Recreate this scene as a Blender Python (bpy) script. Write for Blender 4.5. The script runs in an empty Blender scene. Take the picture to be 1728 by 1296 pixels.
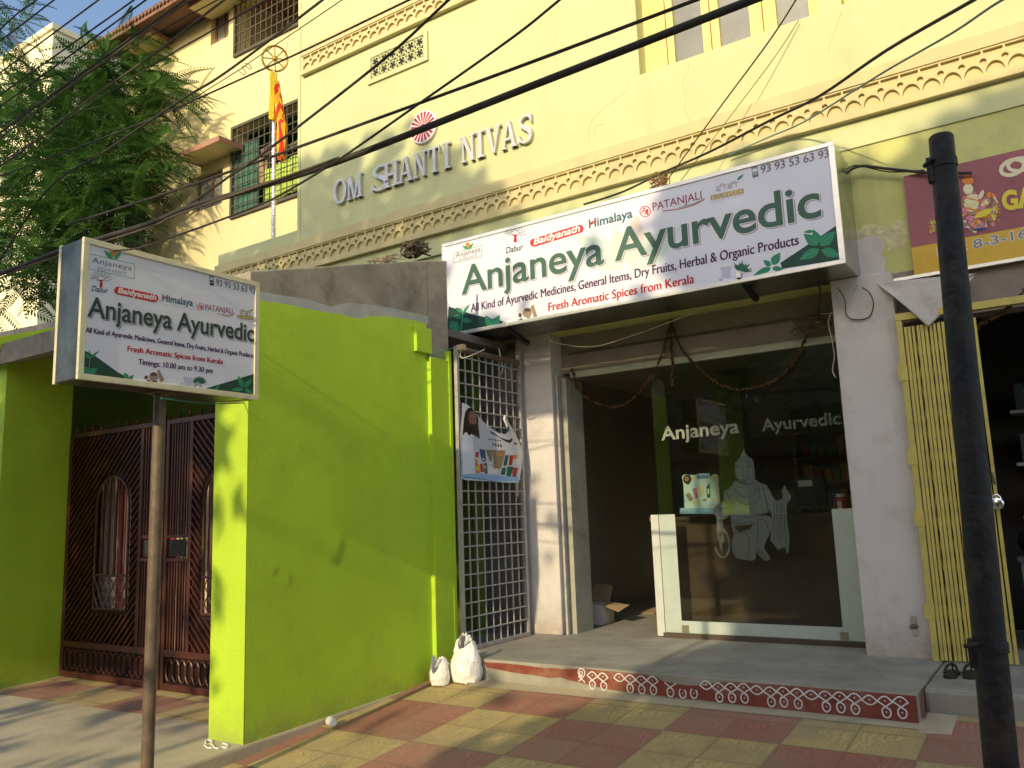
import bpy, bmesh, math, random
import numpy as np
from mathutils import Matrix, Vector
from mathutils.geometry import tessellate_polygon
sc = bpy.context.scene
COL = sc.collection
rnd = random.Random(7)
R = math.radians

# ------------------------------------------------------------------ camera, sky, sun, exposure
F = 1403.4
yaw, pit, rol = -0.583175, 0.157432, -0.035912
_f = np.array([math.sin(yaw)*math.cos(pit), math.cos(yaw)*math.cos(pit), math.sin(pit)])
_r = np.array([math.cos(yaw), -math.sin(yaw), 0.0]); _u = np.cross(_r, _f)
_r2 = _r*math.cos(rol)+_u*math.sin(rol); _u2 = -_r*math.sin(rol)+_u*math.cos(rol)
CAM = np.array([0.0, 0.0, 1.25])
cam = bpy.data.objects.new('camera', bpy.data.cameras.new('camera')); COL.objects.link(cam)
cam.data.sensor_width = 36; cam.data.lens = 36*F/1728; cam.data.clip_end = 2000; cam.data.clip_start = .05
cam.matrix_world = Matrix(((_r2[0], _u2[0], -_f[0], CAM[0]), (_r2[1], _u2[1], -_f[1], CAM[1]), (_r2[2], _u2[2], -_f[2], CAM[2]), (0, 0, 0, 1)))
sc.camera = cam
SUN_EL = R(21)
SUN = Vector((-0.055, 1.0, -math.tan(SUN_EL))).normalized()     # direction the light travels
w = bpy.data.worlds.new('World'); sc.world = w; w.use_nodes = True
nt = w.node_tree
sky = nt.nodes.new('ShaderNodeTexSky'); sky.sky_type = 'NISHITA'; sky.sun_disc = False
sky.sun_elevation = SUN_EL; sky.sun_rotation = math.pi - 0.055
sky.air_density = 0.9; sky.dust_density = 2.0; sky.ozone_density = 1.0
nt.links.new(sky.outputs[0], nt.nodes['Background'].inputs[0]); nt.nodes['Background'].inputs[1].default_value = 0.15
sl = bpy.data.lights.new('sun', 'SUN'); sl.energy = 2.15; sl.angle = R(0.5); sl.color = (1.0, .83, .52)
so = bpy.data.objects.new('sun', sl); COL.objects.link(so); so.rotation_euler = SUN.to_track_quat('-Z', 'Y').to_euler()
sc.view_settings.view_transform = 'Standard'; sc.view_settings.look = 'None'
sc.view_settings.exposure = 0.80; sc.view_settings.gamma = 1.0
sc.cycles.max_bounces = 8; sc.cycles.transparent_max_bounces = 24
sc.cycles.use_denoising = True

# ------------------------------------------------------------------ where a point of the place lies
def ray(x, y): return _r2*((x-864)/F) - _u2*((y-648)/F) + _f
def at_y(x, y, Y): d = ray(x, y); return CAM + d*(Y/d[1])
def at_x(x, y, X): d = ray(x, y); return CAM + d*(X/d[0])
def at_z(x, y, Z): d = ray(x, y); return CAM + d*((Z-CAM[2])/d[2])
def px_of(P):
    v = np.array(P, float)-CAM
    return 864+F*(v@_r2)/(v@_f), 648-F*(v@_u2)/(v@_f)

# ------------------------------------------------------------------ materials
MATS = {}
def mat(name, col, rough=.8, metal=0.0, var=.12, scale=2.5, bump=0.0, bscale=60, dirt=None, dscale=1.2, damt=.45, streak=None, samt=.4, spec=.3, sscale=5.0, coat=0, splash=None):
    if name in MATS: return MATS[name]
    m = bpy.data.materials.new(name); m.use_nodes = True; MATS[name] = m
    t = m.node_tree; n = t.nodes; L = t.links; b = n['Principled BSDF']
    b.inputs['Roughness'].default_value = rough; b.inputs['Metallic'].default_value = metal
    b.inputs['Specular IOR Level'].default_value = spec
    if coat: b.inputs['Coat Weight'].default_value = coat
    tc = n.new('ShaderNodeTexCoord')
    nz = n.new('ShaderNodeTexNoise'); nz.inputs['Scale'].default_value = scale; nz.inputs['Detail'].default_value = 6; nz.inputs['Roughness'].default_value = .62
    L.new(tc.outputs['Object'], nz.inputs['Vector'])
    cr = n.new('ShaderNodeValToRGB'); c = np.array(col)
    cr.color_ramp.elements[0].position = .3; cr.color_ramp.elements[1].position = .7
    cr.color_ramp.elements[0].color = (*np.clip(c*(1-var), 0, 1), 1); cr.color_ramp.elements[1].color = (*np.clip(c*(1+var), 0, 1), 1)
    L.new(nz.outputs['Fac'], cr.inputs['Fac']); out = cr.outputs['Color']
    def over(out, fac, color):
        mx = n.new('ShaderNodeMix'); mx.data_type = 'RGBA'
        L.new(fac, mx.inputs['Factor']); L.new(out, mx.inputs[6]); mx.inputs[7].default_value = (*color, 1)
        return mx.outputs[2]
    if dirt:
        d = n.new('ShaderNodeTexNoise'); d.inputs['Scale'].default_value = dscale; d.inputs['Detail'].default_value = 9; d.inputs['Roughness'].default_value = .7
        mp = n.new('ShaderNodeMapping'); mp.inputs['Location'].default_value = (3.1, 7.7, 1.3)
        L.new(tc.outputs['Object'], mp.inputs['Vector']); L.new(mp.outputs[0], d.inputs['Vector'])
        r2 = n.new('ShaderNodeMapRange'); r2.inputs['From Min'].default_value = .5; r2.inputs['From Max'].default_value = .72; r2.inputs['To Max'].default_value = damt
        L.new(d.outputs['Fac'], r2.inputs['Value']); out = over(out, r2.outputs[0], dirt)
    if streak:
        d = n.new('ShaderNodeTexNoise'); d.inputs['Scale'].default_value = 1; d.inputs['Detail'].default_value = 5
        mp = n.new('ShaderNodeMapping'); mp.inputs['Scale'].default_value = (sscale, sscale, .35)
        L.new(tc.outputs['Object'], mp.inputs['Vector']); L.new(mp.outputs[0], d.inputs['Vector'])
        r2 = n.new('ShaderNodeMapRange'); r2.inputs['From Min'].default_value = .52; r2.inputs['From Max'].default_value = .75; r2.inputs['To Max'].default_value = samt
        L.new(d.outputs['Fac'], r2.inputs['Value']); out = over(out, r2.outputs[0], streak)
    if splash:
        z0, z1, scol, sa = splash; sz = n.new('ShaderNodeSeparateXYZ'); L.new(tc.outputs['Object'], sz.inputs[0])
        d = n.new('ShaderNodeTexNoise'); d.inputs['Scale'].default_value = 7; d.inputs['Detail'].default_value = 8; d.inputs['Roughness'].default_value = .7; L.new(tc.outputs['Object'], d.inputs['Vector'])
        r2 = n.new('ShaderNodeMapRange'); r2.inputs['From Min'].default_value = z1; r2.inputs['From Max'].default_value = z0; L.new(sz.outputs[2], r2.inputs['Value'])
        k = n.new('ShaderNodeMath'); k.operation = 'MULTIPLY_ADD'; L.new(d.outputs['Fac'], k.inputs[0]); k.inputs[1].default_value = 2.2; k.inputs[2].default_value = -1.25
        q = n.new('ShaderNodeMath'); q.operation = 'ADD'; q.use_clamp = True; L.new(r2.outputs[0], q.inputs[0]); L.new(k.outputs[0], q.inputs[1])
        q2 = n.new('ShaderNodeMath'); q2.operation = 'MULTIPLY'; L.new(q.outputs[0], q2.inputs[0]); L.new(r2.outputs[0], q2.inputs[1])
        q3 = n.new('ShaderNodeMath'); q3.operation = 'MULTIPLY'; L.new(q2.outputs[0], q3.inputs[0]); q3.inputs[1].default_value = sa; out = over(out, q3.outputs[0], scol)
    L.new(out, b.inputs['Base Color'])
    if bump:
        bn = n.new('ShaderNodeTexNoise'); bn.inputs['Scale'].default_value = bscale; bn.inputs['Detail'].default_value = 4
        L.new(tc.outputs['Object'], bn.inputs['Vector'])
        bp = n.new('ShaderNodeBump'); bp.inputs['Strength'].default_value = bump; bp.inputs['Distance'].default_value = .01
        L.new(bn.outputs['Fac'], bp.inputs['Height']); L.new(bp.outputs[0], b.inputs['Normal'])
    return m

pastel = mat('pastel_paint', (.58, .59, .315), .85, var=.06, scale=.7, dirt=(.50, .53, .26), dscale=.8, damt=.42, streak=(.42, .44, .25), samt=.38, sscale=3.5, bump=.15, bscale=35)
peach = mat('peach_paint', (.62, .53, .27), .8, var=.06, scale=2, dirt=(.45, .40, .26), dscale=1.5, damt=.4, streak=(.36, .33, .22), samt=.3)
olive = mat('beam_paint', (.56, .56, .20), .85, var=.1, scale=1.5, dirt=(.38, .36, .20), dscale=2.5, damt=.5, streak=(.30, .29, .17), samt=.35, bump=.2)
cream = mat('cream_paint', (.70, .60, .32), .85, var=.05, scale=.5, dirt=(.62, .55, .34), dscale=.7, damt=.35, streak=(.55, .48, .30), samt=.2)
beige = mat('beige_paint', (.74, .68, .45), .85, var=.06, scale=.4)
brownedge = mat('brown_edge_paint', (.36, .19, .13), .8, var=.15)
lime = mat('lime_paint', (.47, .68, .034), .62, var=.06, scale=1.3, dirt=(.34, .46, .03), dscale=2.1, damt=.4, streak=(.36, .50, .03), samt=.3, sscale=2.2, bump=.22, bscale=42, spec=.35, splash=(-.38, .12, (.24, .22, .10), .8))
primer = mat('wall_primer', (.46, .46, .43), .9, var=.12, scale=5, dirt=(.3, .3, .27), dscale=6)
cement = mat('cement_plaster', (.35, .305, .235), .92, var=.25, scale=2.2, dirt=(.12, .11, .09), dscale=2.8, damt=.75, streak=(.40, .37, .30), samt=.45, bump=.4, bscale=30)
floorcem = mat('floor_cement', (.33, .31, .255), .75, var=.18, scale=2.5, dirt=(.17, .155, .125), dscale=1.6, damt=.7, bump=.2, bscale=40)
landcem = mat('landing_cement', (.50, .42, .28), .85, var=.15, scale=2.0, dirt=(.25, .22, .16), dscale=2, damt=.5, bump=.35, bscale=40)
plaster = mat('lilac_plaster', (.63, .59, .555), .8, var=.06, scale=1.5, dirt=(.34, .27, .22), dscale=2.6, damt=.45, streak=(.36, .30, .26), samt=.25, bump=.2, splash=(-.02, .5, (.30, .22, .15), .75))
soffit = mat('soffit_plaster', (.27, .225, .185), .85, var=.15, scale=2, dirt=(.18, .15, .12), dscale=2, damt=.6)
roomwall = mat('room_plaster', (.34, .32, .28), .85, var=.1, scale=1.5)
redpaint = mat('step_red_oxide', (.23, .055, .038), .7, var=.2, scale=6, dirt=(.34, .25, .16), dscale=4, damt=.6)
chalk = mat('white_chalk', (.72, .70, .66), .9, var=.1, scale=30)
metal = mat('galvanised_sheet', (.10, .105, .09), .32, metal=.8, var=.5, scale=5, bump=1.0, bscale=4)
signmetal = mat('sign_sheet_metal', (.46, .49, .45), .28, metal=1.0, var=.25, scale=3, bump=.8, bscale=4)
trim = mat('aluminium_trim', (.80, .79, .74), .38, metal=.7, var=.08, scale=8)
trimw = mat('cream_trim', (.74, .68, .46), .45, metal=.2, var=.1, scale=8)
vinyl = mat('white_vinyl', (.76, .76, .84), .38, var=.02, scale=2, spec=.4)
blackpaint = mat('black_pole_paint', (.018, .017, .016), .55, var=.5, scale=9, dirt=(.075, .05, .035), dscale=7, damt=.85, streak=(.06, .055, .05), samt=.6, sscale=25, bump=.8, bscale=22, spec=.35)
rustpole = mat('rusty_pole_paint', (.17, .125, .085), .55, var=.25, scale=10, dirt=(.09, .055, .035), dscale=9, damt=.7, bump=.3, metal=.2)
gatered = mat('gate_red_paint', (.062, .017, .011), .42, var=.2, scale=5, dirt=(.12, .03, .02), dscale=6, damt=.5, spec=.5)
gateback = mat('gate_back_sheet', (.025, .01, .007), .6, var=.2)
yellowpaint = mat('yellow_enamel', (.58, .47, .115), .5, var=.1, scale=5, dirt=(.30, .22, .08), dscale=7, damt=.5, spec=.4)
greypaint = mat('grey_enamel', (.42, .40, .37), .5, var=.15, scale=9, dirt=(.22, .14, .09), dscale=9, damt=.5, spec=.4)
cable = mat('cable_rubber', (.05, .044, .036), .65, var=.3, scale=5)
cablegrey = mat('dusty_cable', (.11, .09, .06), .7, var=.3, scale=5)
cableteal = mat('teal_wire', (.03, .22, .17), .6, var=.2)
cableolive = mat('olive_wire', (.16, .14, .03), .6, var=.2)
wirewhite = mat('pale_wire', (.55, .50, .40), .6, var=.2)
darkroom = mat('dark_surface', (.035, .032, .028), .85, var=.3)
woodcounter = mat('counter_wood', (.10, .055, .03), .45, var=.35, scale=3, spec=.4)
tarp = mat('grey_cloth', (.55, .50, .44), .9, var=.12, scale=4, dirt=(.3, .26, .21), dscale=5, damt=.6)
plasticbag = mat('bag_plastic', (.84, .82, .78), .35, var=.04, spec=.5)
cardboard = mat('cardboard', (.40, .28, .16), .9, var=.12, scale=8)
whitebox = mat('box_white_face', (.66, .63, .58), .8, var=.05)
marigold = mat('dry_marigold', (.11, .055, .014), .9, var=.4, scale=30)
rubber = mat('slipper_rubber', (.03, .027, .022), .7, var=.3, scale=20)
steel = mat('polished_steel', (.75, .75, .76), .22, metal=1.0, var=.05)
silver = mat('letter_metal', (.60, .59, .56), .4, metal=.35, var=.12, scale=9)
crimson = mat('emblem_crimson', (.45, .05, .08), .5, var=.1)
whitep = mat('white_print', (.82, .80, .78), .5, var=.03)
barkm = mat('bark', (.11, .085, .06), .95, var=.3, scale=8, bump=.6, bscale=18)
windowpaint = mat('window_yellow_paint', (.80, .66, .24), .6, var=.08, scale=4, dirt=(.35, .17, .07), dscale=6, damt=.35)
stone = mat('compound_stone', (.27, .25, .21), .95, var=.25, scale=3, dirt=(.1, .09, .07), dscale=3, damt=.7, bump=.6, bscale=14)
curtain = mat('curtain_cloth', (.66, .58, .40), .9, var=.25, scale=4, dirt=(.55, .15, .10), dscale=5, damt=.6)
tilebrown = mat('eave_tile', (.20, .105, .07), .9, var=.25, scale=10)
shade_net = mat('green_sheet', (.06, .16, .11), .7, var=.15, scale=3)
limecloth = mat('lime_sheet', (.45, .62, .10), .8, var=.1)
def flat(name, col, rough=.5): return mat(name, col, rough, var=.05, scale=12)
P_green = flat('print_dark_green', (.06, .135, .10)); P_bottle = flat('print_bottle_green', (.03, .065, .05)); P_purple = flat('print_purple', (.075, .018, .09)); P_red = flat('print_red', (.48, .022, .028))
P_black = flat('print_black', (.03, .03, .03)); P_grey = flat('print_grey_lilac', (.42, .36, .42)); P_teal = flat('print_teal', (.03, .13, .17))
P_crim = flat('print_crimson', (.30, .03, .06)); P_gold = flat('print_gold', (.42, .30, .09)); P_leaf = flat('print_leaf_green', (.03, .26, .13))
P_leafd = flat('print_leaf_shade', (.02, .14, .075)); P_leafl = flat('print_leaf_light', (.10, .38, .22)); P_wedge = flat('print_wedge_green', (.018, .065, .042)); P_orange = flat('print_orange', (.70, .25, .04))
P_pale = flat('print_pale_green', (.62, .74, .68)); P_peach = flat('print_pale_peach', (.80, .67, .60)); P_brown = flat('print_brown', (.12, .075, .045))
P_tan = flat('print_tan', (.32, .24, .15)); P_lil = flat('print_pale_lilac', (.55, .55, .68)); P_logo = flat('print_mid_green', (.05, .33, .14))
P_maroon = mat('print_maroon', (.33, .11, .13), .5, var=.3, scale=1.2); P_yellow = flat('print_yellow', (.66, .42, .05)); P_ylw = flat('print_lemon', (.72, .62, .05))
P_skin = flat('print_skin', (.34, .17, .10)); P_hair = flat('print_hair', (.03, .02, .018)); P_blue = flat('print_sky_blue', (.30, .50, .78)); P_navy = flat('print_navy', (.03, .07, .25))
P_cream = flat('print_cream', (.74, .68, .45)); P_pink = flat('print_pink', (.65, .20, .32)); P_greyd = flat('print_slate', (.22, .22, .25))

def glass_mat(name, tint, refl=.9, trans=(.9, .93, .9), ior=1.5):
    m = bpy.data.materials.new(name); m.use_nodes = True; t = m.node_tree; n = t.nodes; L = t.links
    n.remove(n['Principled BSDF']); o = n['Material Output']
    tr = n.new('ShaderNodeBsdfTransparent'); tr.inputs[0].default_value = (*trans, 1)
    gl = n.new('ShaderNodeBsdfGlossy'); gl.inputs['Roughness'].default_value = .02; gl.inputs[0].default_value = (*tint, 1)
    fr = n.new('ShaderNodeFresnel'); fr.inputs[0].default_value = ior
    mx = n.new('ShaderNodeMixShader'); L.new(fr.outputs[0], mx.inputs[0]); L.new(tr.outputs[0], mx.inputs[1]); L.new(gl.outputs[0], mx.inputs[2])
    L.new(mx.outputs[0], o.inputs[0]); return m
glass = glass_mat('shop_glass', (1, 1, 1), trans=(.80, .84, .80))
def frost_mat(name, col, alpha):
    m = bpy.data.materials.new(name); m.use_nodes = True; t = m.node_tree; n = t.nodes; L = t.links
    b = n['Principled BSDF']; b.inputs['Base Color'].default_value = (*col, 1); b.inputs['Roughness'].default_value = .45
    nz = n.new('ShaderNodeTexNoise'); nz.inputs['Scale'].default_value = 9; nz.inputs['Detail'].default_value = 5
    tc = n.new('ShaderNodeTexCoord'); L.new(tc.outputs['Object'], nz.inputs['Vector'])
    mr = n.new('ShaderNodeMapRange'); mr.inputs['To Min'].default_value = alpha*.85; mr.inputs['To Max'].default_value = min(1, alpha*1.12)
    L.new(nz.outputs['Fac'], mr.inputs['Value']); L.new(mr.outputs[0], b.inputs['Alpha']); return m
frost = frost_mat('frosted_film', (.50, .57, .51), .92)
etch = frost_mat('etched_film', (.22, .26, .24), .42)
etchline = frost_mat('etched_line', (.04, .05, .045), .95)
etchtext = frost_mat('etched_lettering', (.42, .46, .36), .55)
windowglass = mat('window_pane', (.22, .22, .19), .25, var=.12, scale=3, spec=.6, dirt=(.33, .32, .28), dscale=3)

def leafmat(name, c0, c1):
    m = bpy.data.materials.new(name); m.use_nodes = True; t = m.node_tree; n = t.nodes; L = t.links; b = n['Principled BSDF']
    tc = n.new('ShaderNodeTexCoord'); nz = n.new('ShaderNodeTexNoise'); nz.inputs['Scale'].default_value = 1.3; nz.inputs['Detail'].default_value = 4
    L.new(tc.outputs['Object'], nz.inputs['Vector'])
    cr = n.new('ShaderNodeValToRGB'); cr.color_ramp.elements[0].position = .35; cr.color_ramp.elements[1].position = .68
    cr.color_ramp.elements[0].color = (*c0, 1); cr.color_ramp.elements[1].color = (*c1, 1)
    L.new(nz.outputs['Fac'], cr.inputs[0]); L.new(cr.outputs[0], b.inputs['Base Color']); b.inputs['Roughness'].default_value = .5
    b.inputs['Specular IOR Level'].default_value = .25
    tl = n.new('ShaderNodeBsdfTranslucent'); L.new(cr.outputs[0], tl.inputs[0])
    mx = n.new('ShaderNodeMixShader'); mx.inputs[0].default_value = .32
    L.new(b.outputs[0], mx.inputs[1]); L.new(tl.outputs[0], mx.inputs[2]); L.new(mx.outputs[0], n['Material Output'].inputs[0])
    return m
leaf = leafmat('feathery_leaf', (.026, .08, .014), (.095, .20, .036))
leaf2 = leafmat('street_leaf', (.03, .07, .02), (.06, .12, .03))

# paving: red and yellow blocks of four embossed cement tiles
def paving_mat():
    m = bpy.data.materials.new('embossed_paving'); m.use_nodes = True; t = m.node_tree; n = t.nodes; L = t.links; b = n['Principled BSDF']
    tc = n.new('ShaderNodeTexCoord'); sx = n.new('ShaderNodeSeparateXYZ'); L.new(tc.outputs['Object'], sx.inputs[0])
    def mth(op, a, c=None, d=None):
        k = n.new('ShaderNodeMath'); k.operation = op
        for i, v in enumerate((a, c, d)):
            if v is None: continue
            if isinstance(v, (int, float)): k.inputs[i].default_value = v
            else: L.new(v, k.inputs[i])
        return k.outputs[0]
    P = .795
    u = mth('DIVIDE', mth('ADD', sx.outputs[0], .93+P*20), P); v = mth('DIVIDE', mth('ADD', sx.outputs[1], -5.55+P*20), P)
    par = mth('MODULO', mth('ADD', mth('FLOOR', u), mth('FLOOR', v)), 2)
    fu = mth('FRACT', mth('MULTIPLY', u, 2)); fv = mth('FRACT', mth('MULTIPLY', v, 2))
    iu = mth('FLOOR', mth('MULTIPLY', u, 2)); iv = mth('FLOOR', mth('MULTIPLY', v, 2))
    du = mth('MINIMUM', fu, mth('SUBTRACT', 1, fu)); dv = mth('MINIMUM', fv, mth('SUBTRACT', 1, fv))
    edge = mth('MINIMUM', du, dv)
    nz0 = n.new('ShaderNodeTexNoise'); nz0.inputs['Scale'].default_value = 25; L.new(tc.outputs['Object'], nz0.inputs['Vector'])
    grout = mth('LESS_THAN', mth('ADD', edge, mth('MULTIPLY', mth('SUBTRACT', nz0.outputs['Fac'], .5), .03)), .016)
    # tone per tile
    wn = n.new('ShaderNodeTexWhiteNoise'); wn.noise_dimensions = '2D'; cb = n.new('ShaderNodeCombineXYZ'); L.new(iu, cb.inputs[0]); L.new(iv, cb.inputs[1]); L.new(cb.outputs[0], wn.inputs['Vector'])
    nz = n.new('ShaderNodeTexNoise'); nz.inputs['Scale'].default_value = 2.2; nz.inputs['Detail'].default_value = 8; nz.inputs['Roughness'].default_value = .7; L.new(tc.outputs['Object'], nz.inputs['Vector'])
    def mix(f, a, c):
        k = n.new('ShaderNodeMix'); k.data_type = 'RGBA'
        if isinstance(f, (int, float)): k.inputs[0].default_value = f
        else: L.new(f, k.inputs[0])
        for i, q in ((6, a), (7, c)):
            if isinstance(q, tuple): k.inputs[i].default_value = (*q, 1)
            else: L.new(q, k.inputs[i])
        return k.outputs[2]
    red = mix(wn.outputs['Value'], (.43, .17, .12), (.52, .235, .165)); yel = mix(wn.outputs['Value'], (.58, .45, .18), (.66, .52, .22))
    c = mix(par, red, yel)
    dust = n.new('ShaderNodeMapRange'); dust.inputs['From Min'].default_value = .42; dust.inputs['From Max'].default_value = .75; dust.inputs['To Max'].default_value = .72; L.new(nz.outputs['Fac'], dust.inputs['Value'])
    c = mix(dust.outputs[0], c, (.40, .32, .22))
    # grooves: one diagonal band and rows of small pips on one half, wavy ridges on the other
    flip = mth('MODULO', mth('ADD', iu, iv), 2)
    fx = mth('ADD', mth('MULTIPLY', flip, fu), mth('MULTIPLY', mth('SUBTRACT', 1, flip), mth('SUBTRACT', 1, fu)))
    dg = mth('SUBTRACT', fx, fv)
    band = mth('LESS_THAN', mth('ABSOLUTE', mth('ADD', dg, .08)), .035)
    pip = mth('MULTIPLY', mth('GREATER_THAN', mth('SINE', mth('MULTIPLY', fu, 88)), -.1), mth('GREATER_THAN', mth('SINE', mth('MULTIPLY', fv, 75)), 0))
    wv = n.new('ShaderNodeTexWave'); wv.inputs['Scale'].default_value = 6; wv.inputs['Distortion'].default_value = 9; wv.inputs['Detail'].default_value = 1.5; wv.inputs['Detail Scale'].default_value = 1.4
    L.new(tc.outputs['Object'], wv.inputs['Vector'])
    side = mth('GREATER_THAN', dg, -.08)
    h = mth('ADD', mth('MULTIPLY', side, pip), mth('MULTIPLY', mth('SUBTRACT', 1, side), wv.outputs['Fac']))
    h = mth('MULTIPLY', h, mth('SUBTRACT', 1, band)); h = mth('MULTIPLY', h, mth('GREATER_THAN', edge, .05))
    wear = n.new('ShaderNodeMapRange'); wear.inputs['From Min'].default_value = .35; wear.inputs['From Max'].default_value = .65; wear.inputs['To Min'].default_value = 1; wear.inputs['To Max'].default_value = .15; L.new(nz.outputs['Fac'], wear.inputs['Value'])
    h = mth('MULTIPLY', h, wear.outputs[0])
    low = mth('SUBTRACT', 1, h)
    c = mix(mth('MULTIPLY', low, .30), c, (.16, .095, .055))
    c = mix(mth('MULTIPLY', grout, .55), c, (.20, .15, .10))
    gr = n.new('ShaderNodeTexNoise'); gr.inputs['Scale'].default_value = 140; gr.inputs['Detail'].default_value = 3; L.new(tc.outputs['Object'], gr.inputs['Vector'])
    gm = n.new('ShaderNodeMapRange'); gm.inputs['From Min'].default_value = .5; gm.inputs['From Max'].default_value = .75; gm.inputs['To Max'].default_value = .5; L.new(gr.outputs['Fac'], gm.inputs['Value'])
    c = mix(gm.outputs[0], c, (.17, .11, .07))
    st = n.new('ShaderNodeTexNoise'); st.inputs['Scale'].default_value = 4.3; st.inputs['Detail'].default_value = 9; st.inputs['Roughness'].default_value = .75; L.new(tc.outputs['Object'], st.inputs['Vector'])
    sm = n.new('ShaderNodeMapRange'); sm.inputs['From Min'].default_value = .56; sm.inputs['From Max'].default_value = .7; sm.inputs['To Max'].default_value = .4; L.new(st.outputs['Fac'], sm.inputs['Value'])
    c = mix(sm.outputs[0], c, (.20, .15, .11))
    L.new(c, b.inputs['Base Color']); b.inputs['Roughness'].default_value = .8; b.inputs['Specular IOR Level'].default_value = .25
    bp = n.new('ShaderNodeBump'); bp.inputs['Strength'].default_value = .9; bp.inputs['Distance'].default_value = .008
    L.new(mth('SUBTRACT', h, mth('MULTIPLY', grout, 1.2)), bp.inputs['Height']); L.new(bp.outputs[0], b.inputs['Normal'])
    return m
paving = paving_mat()

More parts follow.
